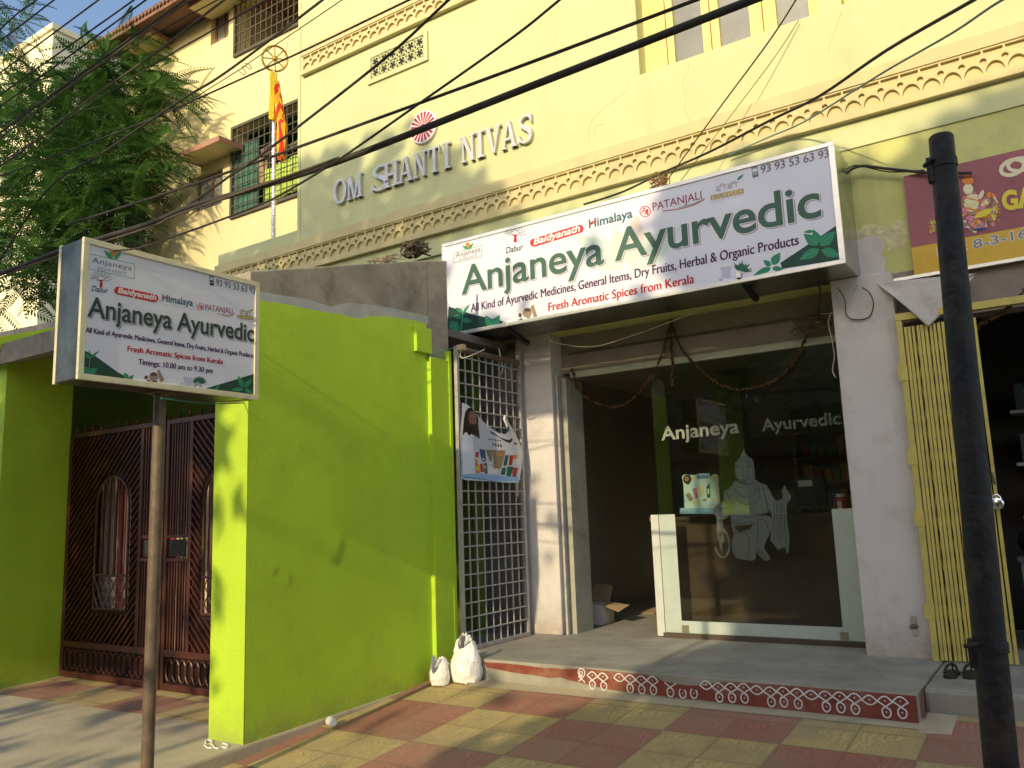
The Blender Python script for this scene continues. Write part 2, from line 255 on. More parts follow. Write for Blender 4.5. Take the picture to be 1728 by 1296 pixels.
# ------------------------------------------------------------------ mesh helpers
class MB:
    def __init__(s): s.v = []; s.f = []
    def add(s, vs, fs):
        o = len(s.v); s.v += [tuple(map(float, p)) for p in vs]; s.f += [tuple(i+o for i in f) for f in fs]; return s
    def box(s, a, b):
        (x0, y0, z0), (x1, y1, z1) = a, b
        return s.add([(x0, y0, z0), (x1, y0, z0), (x1, y1, z0), (x0, y1, z0), (x0, y0, z1), (x1, y0, z1), (x1, y1, z1), (x0, y1, z1)],
                     [(0, 3, 2, 1), (4, 5, 6, 7), (0, 1, 5, 4), (1, 2, 6, 5), (2, 3, 7, 6), (3, 0, 4, 7)])
    def hexa(s, p): return s.add(p, [(0, 3, 2, 1), (4, 5, 6, 7), (0, 1, 5, 4), (1, 2, 6, 5), (2, 3, 7, 6), (3, 0, 4, 7)])
    def bar(s, a, b, w, h, up=(0, 0, 1)):
        a = Vector(a); b = Vector(b); d = (b-a).normalized(); u = Vector(up); sd = d.cross(u)
        if sd.length < 1e-4: sd = d.cross(Vector((1, 0, 0)))
        sd.normalize(); uu = sd.cross(d)
        o = [(-w/2, -h/2), (w/2, -h/2), (w/2, h/2), (-w/2, h/2)]
        return s.hexa([a+sd*i+uu*j for i, j in o]+[b+sd*i+uu*j for i, j in o])
    def tube(s, pts, r, n=8, cap=True):
        pts = [Vector(p) for p in pts]; rs = r if isinstance(r, (list, tuple)) else [r]*len(pts)
        vs = []; fs = []; ref = None
        for i, p in enumerate(pts):
            d = (pts[min(i+1, len(pts)-1)]-pts[max(i-1, 0)]).normalized()
            if ref is None:
                ref = d.cross(Vector((0, 0, 1)));
                if ref.length < 1e-3: ref = d.cross(Vector((1, 0, 0)))
            ref = (ref-d*ref.dot(d)).normalized(); q = d.cross(ref)
            for k in range(n):
                a = 2*math.pi*k/n; vs.append(p+(ref*math.cos(a)+q*math.sin(a))*rs[i])
        for i in range(len(pts)-1):
            for k in range(n): fs.append((i*n+k, i*n+(k+1) % n, (i+1)*n+(k+1) % n, (i+1)*n+k))
        if cap: fs.append(tuple(range(n-1, -1, -1))); fs.append(tuple((len(pts)-1)*n+k for k in range(n)))
        return s.add(vs, fs)
    def lathe(s, c, prof, n=20, axis='z'):
        vs = []; fs = []
        for r, h in prof:
            for k in range(n):
                a = 2*math.pi*k/n; x, y = r*math.cos(a), r*math.sin(a)
                vs.append((c[0]+x, c[1]+y, c[2]+h) if axis == 'z' else (c[0]+x, c[1]+h, c[2]+y) if axis == 'y' else (c[0]+h, c[1]+x, c[2]+y))
        for i in range(len(prof)-1):
            for k in range(n): fs.append((i*n+k, i*n+(k+1) % n, (i+1)*n+(k+1) % n, (i+1)*n+k))
        fs.append(tuple(range(n-1, -1, -1))); fs.append(tuple((len(prof)-1)*n+k for k in range(n)))
        return s.add(vs, fs)
    def ball(s, c, r, n=6):
        rx, ry, rz = r if isinstance(r, tuple) else (r, r, r)
        vs = [(c[0], c[1], c[2]-rz)]; fs = []; m = 2*n
        for i in range(1, n):
            a = math.pi*i/n
            for k in range(m): b = 2*math.pi*k/m; vs.append((c[0]+rx*math.sin(a)*math.cos(b), c[1]+ry*math.sin(a)*math.sin(b), c[2]-rz*math.cos(a)))
        vs.append((c[0], c[1], c[2]+rz)); T = len(vs)-1
        for k in range(m): fs.append((0, 1+(k+1) % m, 1+k)); fs.append((T, T-m+k, T-m+(k+1) % m))
        for i in range(n-2):
            for k in range(m): fs.append((1+i*m+k, 1+i*m+(k+1) % m, 1+(i+1)*m+(k+1) % m, 1+(i+1)*m+k))
        return s.add(vs, fs)
    def prism(s, poly, to3, d0, d1):
        """outline poly (2-D) run from depth d0 to d1; to3(a, b, d) gives the point"""
        n = len(poly); tri = tessellate_polygon([[Vector((a, b, 0)) for a, b in poly]])
        vs = [to3(a, b, d0) for a, b in poly]+[to3(a, b, d1) for a, b in poly]
        fs = [tuple(t) for t in tri]+[tuple(i+n for i in reversed(t)) for t in tri]+[(i, (i+1) % n, (i+1) % n+n, i+n) for i in range(n)]
        return s.add(vs, fs)
    def poly(s, poly, to3, d):
        tri = tessellate_polygon([[Vector((a, b, 0)) for a, b in poly]])
        return s.add([to3(a, b, d) for a, b in poly], [tuple(t) for t in tri])
    def build(s, name, m, parent=None, label=None, smooth=False, bevel=0, recalc=True, solid=0, sub=0):
        me = bpy.data.meshes.new(name); me.from_pydata(s.v, [], s.f); me.update()
        if recalc:
            bm = bmesh.new(); bm.from_mesh(me); bmesh.ops.recalc_face_normals(bm, faces=bm.faces); bm.to_mesh(me); bm.free()
        if smooth:
            me.polygons.foreach_set('use_smooth', [True]*len(me.polygons)); me.set_sharp_from_angle(angle=R(40))
        me.materials.append(m); o = bpy.data.objects.new(name, me); COL.objects.link(o)
        if parent is not None:
            o.parent = parent
            if parent.type == 'EMPTY': o.location = -Vector(parent.location)
        if label: o['label'] = label
        if bevel:
            b = o.modifiers.new('bevel', 'BEVEL'); b.width = bevel; b.segments = 2; b.limit_method = 'ANGLE'
        if sub:
            b = o.modifiers.new('sub', 'SUBSURF'); b.levels = b.render_levels = sub
        if solid:
            b = o.modifiers.new('solid', 'SOLIDIFY'); b.thickness = solid
        return o
def tag(o, label=None, cat=None, group=None, kind=None):
    if label: o['label'] = label
    if cat: o['category'] = cat
    if group: o['group'] = group
    if kind: o['kind'] = kind
    return o
def thing(name, label, cat, loc=(0, 0, 0), group=None):
    o = bpy.data.objects.new(name, None); o.location = loc; o.empty_display_size = .2; COL.objects.link(o); return tag(o, label, cat, group)
def bez(pts, n=8):
    """smooth curve through the points"""
    pts = [Vector(p) for p in pts]; out = []
    for i in range(len(pts)-1):
        p0, p1, p2, p3 = pts[max(i-1, 0)], pts[i], pts[i+1], pts[min(i+2, len(pts)-1)]
        for k in range(n):
            t = k/n; out.append(.5*((2*p1)+(p2-p0)*t+(2*p0-5*p1+4*p2-p3)*t*t+(3*p1-p0-3*p2+p3)*t**3))
    out.append(pts[-1]); return out

# ------------------------------------------------------------------ flat printing on a plane of the place
class PL:
    def __init__(s, ax, val): s.ax = ax; s.val = val
    def to3(s, a, b, e): return (a, s.val-e, b) if s.ax == 'y' else (s.val+e, a, b)
    def px(s, x, y):
        p = at_y(x, y, s.val) if s.ax == 'y' else at_x(x, y, s.val)
        return (p[0], p[2]) if s.ax == 'y' else (p[1], p[2])
def ell(cx, cy, rx, ry=None, rot=0, n=18, a0=0, a1=360):
    ry = rx if ry is None else ry; out = []; c, s_ = math.cos(R(rot)), math.sin(R(rot))
    full = a1-a0 >= 360
    for k in range(n if full else n+1):
        a = R(a0+(a1-a0)*k/n); x, y = rx*math.cos(a), ry*math.sin(a); out.append((cx+x*c-y*s_, cy+x*s_+y*c))
    return out
def leafshape(x0, y0, x1, y1, wd, n=7):
    """leaf outline from stalk to tip"""
    dx, dy = x1-x0, y1-y0; L = math.hypot(dx, dy); nx, ny = -dy/L, dx/L; up = []; dn = []
    for k in range(n+1):
        t = k/n; h = wd*math.sin(math.pi*t**.8)*(1-.25*t); up.append((x0+dx*t+nx*h, y0+dy*t+ny*h)); dn.append((x0+dx*t-nx*h, y0+dy*t-ny*h))
    return up+dn[-2:0:-1]
def stroke(pts, wd):
    out = []
    for (x0, y0), (x1, y1) in zip(pts, pts[1:]):
        L = math.hypot(x1-x0, y1-y0) or 1; nx, ny = -(y1-y0)/L*wd/2, (x1-x0)/L*wd/2; ex, ey = (x1-x0)/L*wd*.3, (y1-y0)/L*wd*.3
        out.append([(x0-ex+nx, y0-ey+ny), (x1+ex+nx, y1+ey+ny), (x1+ex-nx, y1+ey-ny), (x0-ex-nx, y0-ey-ny)])
    return out
def art(parent, pl, name, m, polys, e, conv=None, label=None):
    mb = MB()
    for i, p in enumerate(polys):
        q = [pl.px(*(conv(*k) if conv else k)) for k in p]
        mb.poly(q, pl.to3, e+i*2e-5)
    return mb.build(name, m, parent, label, recalc=False)
_tc = {}
def glyphs(s, off=0.0, shear=0.0, space=1.0, res=4):
    k = (s, off, shear, space)
    if k in _tc: return _tc[k]
    cu = bpy.data.curves.new('lettering', 'FONT'); cu.body = s; cu.size = 1; cu.offset = off; cu.shear = shear; cu.space_character = space; cu.resolution_u = res; cu.fill_mode = 'FRONT'
    ob = bpy.data.objects.new('lettering', cu); COL.objects.link(ob)
    dg = bpy.context.evaluated_depsgraph_get(); dg.update(); me = bpy.data.meshes.new_from_object(ob.evaluated_get(dg))
    v = np.array([q.co[:2] for q in me.vertices]); f = [tuple(p.vertices) for p in me.polygons]
    bpy.data.objects.remove(ob); bpy.data.curves.remove(cu); bpy.data.meshes.remove(me)
    _tc[k] = (v, f); return _tc[k]
CAP = float(np.ptp(glyphs('H')[0][:, 1]))
def text(parent, pl, name, m, s, p0, p1, cap, e, conv=None, off=0.0, shear=0.0, shift=(0, 0), space=1.0, bold=0.0, depth=0, label=None):
    """s set on the plane between two baseline points of the photograph; cap = the point above p0 at capital height"""
    cv = conv or (lambda x, y: (x, y))
    a = np.array(pl.px(*cv(*p0))); b = np.array(pl.px(*cv(*p1))); h = np.array(pl.px(*cv(*cap)))
    v, f = glyphs(s, off, shear, space); v0, _ = glyphs(s, 0.0, shear, space)
    x0, x1 = v0[:, 0].min(), v0[:, 0].max(); W = b-a; H = abs(h[1]-a[1])
    q = [a+W*((x-x0)/(x1-x0))+np.array([0, y/CAP*H]) for x, y in v]
    q = [(k[0]+shift[0], k[1]+shift[1]) for k in q]
    mb = MB().add([pl.to3(k[0], k[1], e) for k in q], f)
    if bold: mb.add([pl.to3(k[0]+bold, k[1]+bold*.5, e+.0002) for k in q], f)
    return mb.build(name, m, parent, label, recalc=False, solid=depth)

# ================================================================== the ground
def gz(Y): return -.187+.08*(Y-6.21) if Y > 2.0 else -.524
g = MB().add([(-300, -300, -.56), (300, -300, -.56), (300, 300, -.56), (-300, 300, -.56)], [(0, 1, 2, 3)]).build('road', mat('road_asphalt', (.27, .24, .19), .9, var=.2, scale=3, bump=.3), recalc=False); g['kind'] = 'structure'
g = MB().hexa([(-5.06, 1.6, gz(1.6)-.3), (9, 1.6, gz(1.6)-.3), (9, 6.6, gz(6.6)-.5), (-5.06, 6.6, gz(6.6)-.5), (-5.06, 1.6, gz(2.0)-.03), (9, 1.6, gz(2.0)-.03), (9, 6.6, gz(6.6)), (-5.06, 6.6, gz(6.6))]).build('pavement', paving); g['kind'] = 'structure'
# cement strips along the foot of the step and of the wall
def onpave(x, y):
    d = ray(x, y); t = (-.187-.08*6.21-CAM[2])/(d[2]-.08*d[1]); return CAM+d*t
g = MB().add([(-4.6, 6.06, gz(6.06)+.004), (-.9, 6.09, gz(6.09)+.004), (-.9, 6.3, gz(6.3)+.004), (-4.6, 6.3, gz(6.3)+.004),
              (-.98, 6.02, gz(6.02)+.003), (-.80, 6.05, gz(6.05)+.003), (-.80, 6.8, gz(6.8)+.003), (-.98, 6.8, gz(6.8)+.003)], [(0, 1, 2, 3), (4, 5, 6, 7)]).build('mortar_strip', landcem, recalc=False); g['kind'] = 'structure'
# raised landing before the red gate: cement in front, tiles by the gate
LZ = lambda Y: -.245+.03*(Y-4.9)
g = MB().hexa([(-16, 1.2, -1.2), (-5.03, 1.2, -1.2), (-5.03, 7.6, -1.0), (-16, 7.6, -1.0), (-16, 1.2, LZ(1.2)), (-5.03, 1.2, LZ(1.2)), (-5.03, 7.6, LZ(7.6)), (-16, 7.6, LZ(7.6))]).build('landing', landcem, bevel=.02); g['kind'] = 'structure'
g = MB().add([(-9.0, 4.18, LZ(4.18)+.004), (-5.46, 4.33, LZ(4.33)+.004), (-5.46, 7.4, LZ(7.4)+.004), (-9.0, 7.4, LZ(7.4)+.004)], [(0, 1, 2, 3)]).build('landing_tiles', paving, recalc=False); g['kind'] = 'structure'
pl_land = lambda x, y: at_z(x, y, LZ(4.0))
mb = MB()
for q in (ell(352, 1253, 6, 3.2, 0, 10, 150, 420), [(357, 1256), (362, 1262), (368, 1264), (374, 1262)], ell(378, 1259, 7, 3, 10, 10, -120, 120), [(345, 1258), (350, 1262), (358, 1263)]):
    pts = [pl_land(*k) for k in q]; mb.tube([(p[0], p[1], LZ(p[1])+.004) for p in pts], .007, 5)
g = mb.build('chalk_drawing', chalk); tag(g, 'small white chalk scribble on the cement landing below the bright lime pillar', 'chalk mark')

# ================================================================== pastel building with the shop
YF = 7.72; YG = 8.0
bl = thing('pastel_building', 'pale yellow green building with two bands of moulded frieze and a shop below', 'building', (-4, 8, 0))
mb = MB()
X0, X1, ZT = -8.56, 7.0, 13.5
ZB = 4.455
wins = [(-3.315, -1.46), (-1.256, .60)]; wz0, wz1 = 5.856, 7.6
mb.box((X0, YF, ZB), (X1, YF+.3, wz0)); mb.box((X0, YF, wz1), (X1, YF+.3, ZT))
xs = [X0]+[k for w_ in wins for k in w_]+[X1]
for i in range(0, len(xs), 2): mb.box((xs[i], YF, wz0), (xs[i+1], YF+.3, wz1))
mb.box((X0, YF+.3, 4.4), (X0+.25, 14, ZT)); mb.box((X0+.25, 13.8, 3.3), (X1, 14, ZT))
mb.build('wall', pastel, bl)
MB().box((-10.36, YF+.004, 3.3), (X0-.002, YF+.24, 5.325)).build('parapet', pastel, bl, bevel=.01)
MB().box((-8.60, YF-.012, 4.47), (X0+.01, YF+.02, ZT)).box((-8.72, YF-.003, 3.3), (-8.605, YF+.02, 5.32)).build('drip_mould', pastel, bl)
# weathered cracks as thin grooves filled dark
cm = MB()
for pts in ([(1164, 104), (1160, 122), (1152, 142), (1157, 165), (1156, 185), (1166, 204), (1167, 218)], [(1420, 18), (1412, 45), (1402, 70), (1398, 88)], [(1058, 135), (1055, 155), (1020, 182), (998, 205), (994, 235)], [(1004, 228), (1004, 214), (1022, 209)]):
    cm.tube([tuple(at_y(*k, YF)+np.array([rnd.uniform(-.004, .004), -.0005, 0])) for k in bez([(a, b, 0) for a, b in pts], 3) for k in [(k[0], k[1])]], .0022, 4)
cm.build('crack', mat('crack_dark', (.42, .43, .22), .95), bl)

# friezes: a pierced plaster strip in front of a back plate
def frieze(xa, xb, zb, zt, nm):
    P = .161; n = int((xb-xa)/P); H = zt-zb; mb = MB(); y0, y1 = YF-.044, YF-.012
    def arc(cx, cz, r, a0, a1, k=10, sq=1.0): return [(cx+r*math.cos(R(a0+(a1-a0)*i/k)), cz+sq*r*math.sin(R(a0+(a1-a0)*i/k))) for i in range(k+1)]
    rc = .026; zc = zb+H*.52
    outer = [(0, 0), (P, 0)]+arc(P, zc, rc, -90, -270, 8)+[(P, H+zb-zb)] if False else None
    outer = [(0, zb), (P, zb)]+arc(P, zc, rc, 270, 90, 8)+[(P, zt), (0, zt)]+arc(0, zc, rc, 90, -90, 8)
    lun = arc(P/2, zt-.018, P*.455, 180, 360, 14, .98*H*.36/(P*.455))
    arch = arc(P/2, zb+.012, P*.44, 0, 180, 14, H*.40/(P*.44))
    loops = [outer, lun, arch]; flat_ = [p for l in loops for p in l]
    tri = tessellate_polygon([[Vector((a, b, 0)) for a, b in l] for l in loops])
    for i in range(n):
        x = xa+i*P
        mb.add([(x+a, y0, b) for a, b in flat_], [tuple(t) for t in tri])
        for l in loops[1:]+[arc(P, zc, rc, 270, 90, 8), arc(0, zc, rc, 90, -90, 8)]:
            m_ = len(l); mb.add([(x+a, y0, b) for a, b in l]+[(x+a, y1, b) for a, b in l], [(k, (k+1) % m_, (k+1) % m_+m_, k+m_) for k in range(m_ if l in loops[1:] else m_-1)])
    mb.box((xa-.02, y1, zb-.01), (xa+n*P+.02, YF-.0005, zt+.01))
    mb.box((xa-.02, YF-.057, zt), (xa+n*P+.02, YF-.0007, zt+.125))
    mb.box((xa-.02, YF-.066, zb-.072), (xa+n*P+.02, YF-.0009, zb-.008)); mb.box((xa-.02, y0-.004, zb-.009), (xa+n*P+.02, y1, zb))
    mb.build('frieze', peach, bl, label=nm)
frieze(-10.34, 6.8, 4.768, 5.006, 'peach plaster frieze above the shop signs')
frieze(-8.47, 6.8, 7.665, 7.890, 'peach plaster frieze near the top left edge')
# ventilator
v = MB(); a = at_y(628, 136, YF); b = at_y(720, 62, YF); xa, xb, za, zb = a[0], b[0], 7.12, 7.41
v.box((xa-.06, YF-.03, za-.08), (xb+.03, YF-.001, za-.02)); v.box((xb-.03, YF-.03, za-.02), (xb+.03, YF-.001, zb+.03)); v.box((xa-.06, YF-.03, zb), (xb-.03, YF-.001, zb+.03)); v.box((xa-.06, YF-.03, za-.02), (xa, YF-.001, zb))
vo = v.build('ventilator', pastel, bl)
v = MB().box((xa, YF-.004, za-.02), (xb-.03, YF-.0015, zb)); v.build('vent_back', darkroom, vo)
v = MB(); n = 6; cw = (xb-.03-xa)/n; chh = (zb-za+.02)/2
for i in range(n):
    for j in range(2):
        cx, cz = xa+cw*(i+.5), za-.02+chh*(j+.5)
        ring = [(cx+cw*.42*math.cos(R(k)), YF-.012, cz+chh*.42*math.sin(R(k))) for k in range(0, 361, 20)]
        v.tube(ring, .011, 5, False)
        for k in range(5): q = R(90+72*k); v.bar((cx+cw*.2*math.cos(q), YF-.011, cz+chh*.2*math.sin(q)), (cx+cw*.42*math.cos(q), YF-.011, cz+chh*.42*math.sin(q)), .014, .012, (0, 1, 0))
        v.tube([(cx-cw/2, YF-.0115, cz-chh/2), (cx-cw*.32, YF-.0115, cz-chh*.32)], .014, 4); v.tube([(cx+cw/2, YF-.0115, cz+chh/2), (cx+cw*.32, YF-.0115, cz+chh*.32)], .014, 4)
        v.tube([(cx+cw/2, YF-.0115, cz-chh/2), (cx+cw*.32, YF-.0115, cz-chh*.32)], .014, 4); v.tube([(cx-cw/2, YF-.0115, cz+chh/2), (cx-cw*.32, YF-.0115, cz+chh*.32)], .014, 4)
v.build('jali_grille', pastel, vo)
# upper windows
for (xa, xb), posts in zip(wins, ([(-.19, 0)], [(-.19, 0)])):
    fr = MB(); gl = MB(); Y = YF+.2; Wd = xb-xa
    lay = [(.0, .17), (.0+.49, .66), (1.17-.19+.02, 1.26), (Wd-.10, Wd)]
    lay = [(0.0, .20), (.52, .69), (1.0, 1.27), (1.59, Wd)] if True else lay
    x00 = xa+.16
    cols = [(xa+.19-.0, xa+.355), (xa+.67, xa+.85), (xa+1.165, xa+1.43), (xa+1.74, xb)]
    if Wd < 1.9 and xa > -2: pass
    for c0, c1 in cols: fr.box((c0, Y-.06, wz0), (c1, Y, wz1))
    fr.box((xa, Y-.02, wz0+.0), (xa+.19, Y, wz1))
    wo = fr.build('window', windowpaint, bl)
    for (c0, c1), (d0, d1) in zip(cols, cols[1:]): gl.box((c1, Y-.02, wz0), (d0, Y-.012, wz1))
    gl.build('pane', windowglass, wo)
    st = MB()
    for c0, c1 in cols[:3]:
        xm = (c0+c1)/2; st.box((xm-.006, Y-.062, wz0), (xm+.006, Y-.0605, wz1))
    st.build('sash_gap', mat('rust_gap', (.30, .13, .05), .9, var=.3), wo)
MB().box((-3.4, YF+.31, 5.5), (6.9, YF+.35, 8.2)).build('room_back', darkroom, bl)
# beam over the shops and what is under it
mb = MB(); mb.box((-5.56, YF+.0, 3.222), (X1, YF+.42, 4.452))
mb.build('beam', olive, bl)
MB().box((-8.5, YF+.02, 3.3), (-5.562, YF+.3, 4.452)).build('wall', pastel, bl, label='shaded pale green wall below the frieze above the porch slab')
MB().box((X0, YF-.016, 4.438), (X1, YF-.001, 4.470)).build('string_mould', pastel, bl)
pt = [at_y(*k, YF) for k in ((1436, 408), (1452, 404), (1472, 396), (1486, 399), (1493, 412), (1488, 428), (1494, 440), (1492, 462), (1441, 473))]
MB().prism([(p[0], p[2]) for p in pt], lambda a, b, d: (a, YF-d, b), .0, .006).build('plaster_patch', plaster, bl, label='pale lilac plaster patch beside the big sign')
pt = [at_y(*k, YF) for k in ((1437, 386), (1450, 388), (1458, 380), (1476, 378), (1500, 384), (1510, 374), (1530, 366), (1534, 400), (1520, 420), (1498, 424), (1494, 405), (1480, 393), (1455, 400), (1438, 404))]
MB().prism([(p[0], p[2]) for p in pt], lambda a, b, d: (a, YF-d, b), .0, .003).build('plaster_patch', mat('flaking_paint', (.62, .58, .32), .9, var=.2, scale=12, dirt=(.4, .34, .24), dscale=14, damt=.8, bump=.8, bscale=30), bl, label='flaking yellow paint above the lilac patch')
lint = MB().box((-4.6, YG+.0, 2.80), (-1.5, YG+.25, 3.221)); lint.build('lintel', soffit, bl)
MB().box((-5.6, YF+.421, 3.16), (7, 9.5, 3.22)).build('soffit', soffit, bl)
MB().box((-4.47, YG-.05, 2.735), (-1.56, YG-.001, 2.80)).build('shutter_rail', mat('shutter_rail_paint', (.40, .42, .31), .6, var=.15, dirt=(.25, .2, .14), dscale=5), bl)
MB().box((-4.5, YG-.012, 3.005), (-1.56, YG-.001, 3.03)).build('conduit', cablegrey, bl)
mb = MB(); mb.box((-5.02, 7.76, 0), (-4.60, 8.26, 3.221)); mb.build('pillar', plaster, bl, bevel=.008, label='sunlit plaster pillar between the grille gate and the shop opening')
mb = MB(); mb.box((-1.575, 7.60, -.05), (-1.07, 8.6, 3.221)); mb.build('pillar', plaster, bl, bevel=.008, label='lilac plaster pillar between the glass front and the yellow gate')
mb = MB(); mb.box((-4.575, 7.80, .0), (-4.55, 7.84, 2.76)); mb.box((-4.60, 7.88, 0), (-4.575, 8.3, 2.76)); mb.build('shutter_track', greypaint, bl)
MB().box((-4.5995, 7.90, .0), (-4.50, 8.26, 2.74)).build('door_jamb', mat('jamb_paint', (.36, .35, .28), .6, var=.12, scale=5, dirt=(.22, .2, .15), dscale=6), bl)
MB().box((-1.60, 7.72, 1.62), (-1.5755, 7.78, 2.22)).build('jamb_strip', mat('pale_strip', (.50, .52, .30), .7), bl)
# room of the shop
mb = MB(); mb.box((-5.5, 8.0, -.1), (-5.3, 13, 3.1)); mb.box((-1.56, 8.61, 0), (-1.3, 13, 3.1)); mb.box((-5.3, 12.6, 0), (-1.3, 12.9, 3.1)); mb.box((-5.3, 8.0, -.1), (-5.021, 8.2, 3.1)); mb.build('interior_wall', roomwall, bl)
MB().box((-3.70, 10.35, 1.0), (-3.36, 10.6, 2.9)).build('interior_pillar', mat('interior_green', (.20, .28, .03), .7), bl)
MB().box((-5.5, 8.27, 3.0), (-1.3, 13, 3.1)).build('ceiling', roomwall, bl)
# platform
ri = MB(); ri.hexa([(-4.605, 6.255, -.6), (-1.0, 6.215, -.6), (-1.0, 13, -.6), (-4.605, 13, -.6), (-4.605, 6.255, 0), (-1.0, 6.215, 0), (-1.0, 13, 0), (-4.605, 13, 0)])
ri.hexa([(-5.04, 6.46, -.6), (-4.606, 6.46, -.6), (-4.606, 8.2, -.6), (-5.04, 8.2, -.6), (-5.04, 6.46, -.002), (-4.606, 6.46, -.002), (-4.606, 8.2, -.002), (-5.04, 8.2, -.002)])
ri.box((-5.5, 8.201, -.6), (-4.606, 13, -.002))
ri.build('porch_floor', floorcem, bl, bevel=.012)
yr = lambda X: 6.255-.04*(X+4.605)/3.605-.0005
def jag(x0, x1, z, amp, n, seed):
    q = random.Random(seed); return [(x0+(x1-x0)*i/n, z+q.uniform(-amp, amp)) for i in range(n+1)]
top = [(-4.53, -.028), (-4.3, -.022), (-4.1, -.026), (-3.9, -.034), (-3.8, -.028), (-3.72, -.03), (-3.5, -.012), (-3.0, -.02), (-2.87, -.028), (-2.80, -.06), (-2.62, -.075), (-2.45, -.06), (-2.38, -.03), (-2.2, -.018), (-1.8, -.014), (-1.4, -.012), (-1.005, -.012)]
bot = [(-1.005, -.186), (-1.3, -.178), (-1.6, -.186), (-1.9, -.18), (-2.2, -.176), (-2.5, -.17), (-2.8, -.168), (-3.1, -.165), (-3.3, -.158), (-3.5, -.13), (-3.62, -.118), (-3.74, -.10), (-3.85, -.112), (-4.0, -.10), (-4.2, -.095), (-4.35, -.082), (-4.5, -.07)]
MB().prism(top+bot, lambda a, b, d: (a, yr(a)-d, b), 0, .003).build('red_oxide_band', redpaint, bl)
MB().box((-1.0002, 6.30, -.17), (-.997, 6.60, -.01)).build('red_oxide_band', mat('worn_red_oxide', (.24, .11, .08), .85, var=.25, scale=8, dirt=(.28, .24, .18), dscale=9, damt=.8), bl, label='worn red end face of the step')
# white kolam loops along the riser
k = MB(); T3 = lambda a, b, e=.006: (a, yr(a)-e, b); U = .0965
def ln(pts, wd=.0055): k.tube([T3(a, b) for a, b in pts], wd, 5)
def dot(a, b): k.ball(T3(a, b), (.0055, .002, .0055), 3)
xk = -3.43; zc = -.053; worn = {8, 9, 10, 11}; i = 0
unit = ['d', 'd', 'g', 'o', 'd', 'd', 'd', 'g', 'd', 'd', 'd']+['o', 'd', 'd', 'd']*5
while xk < -1.05 and i < len(unit):
    t = unit[i]; zz = zc-.004*math.sin(i*1.7)+.0012*(i % 3)
    if t == 'g': xk += U*.55; i += 1; continue
    h = U/2
    if not (-2.80 < xk < -2.46): ln([(xk-h+2*h*s/10, zz-.012+.034*math.sin(math.pi*s/10)) for s in range(11)])
    if t == 'o':
        ln([(xk-h+2*h*s/10, zz-.012-.026*math.sin(math.pi*s/10)) for s in range(11)])
    else:
        dx = rnd.uniform(-.006, .006)
        if not (-2.72 < xk < -2.5): ln([(xk-h, zz-.012), (xk-h*.5, zz-.026), (xk+dx, zz-.044), (xk+h*.35, zz-.056)]); ln([(xk+h, zz-.012), (xk+h*.5, zz-.026), (xk+dx, zz-.044), (xk-h*.35, zz-.056)])
        ln([(xk+dx+math.sin(R(q))*h*.56, zz-.078-.036*math.cos(R(q))*(.8 if 90 < q < 270 else 1)) for q in range(-150, 151, 20)]); dot(xk+dx, zz-.078)
    if not (-2.80 < xk < -2.46): dot(xk, zz-.006)
    xk += U; i += 1
ln([(-3.53+.032*math.cos(R(q)), -.045+.032*math.sin(R(q))) for q in range(-60, 301, 24)]); ln([(-3.535+.014*math.cos(R(q)), -.05+.016*math.sin(R(q))) for q in range(0, 361, 40)]); ln([(-3.56, -.075), (-3.535, -.095), (-3.50, -.12)]); ln([(-3.515, -.075), (-3.54, -.10), (-3.56, -.115)])
k.build('kolam_drawing', chalk, bl, smooth=True)

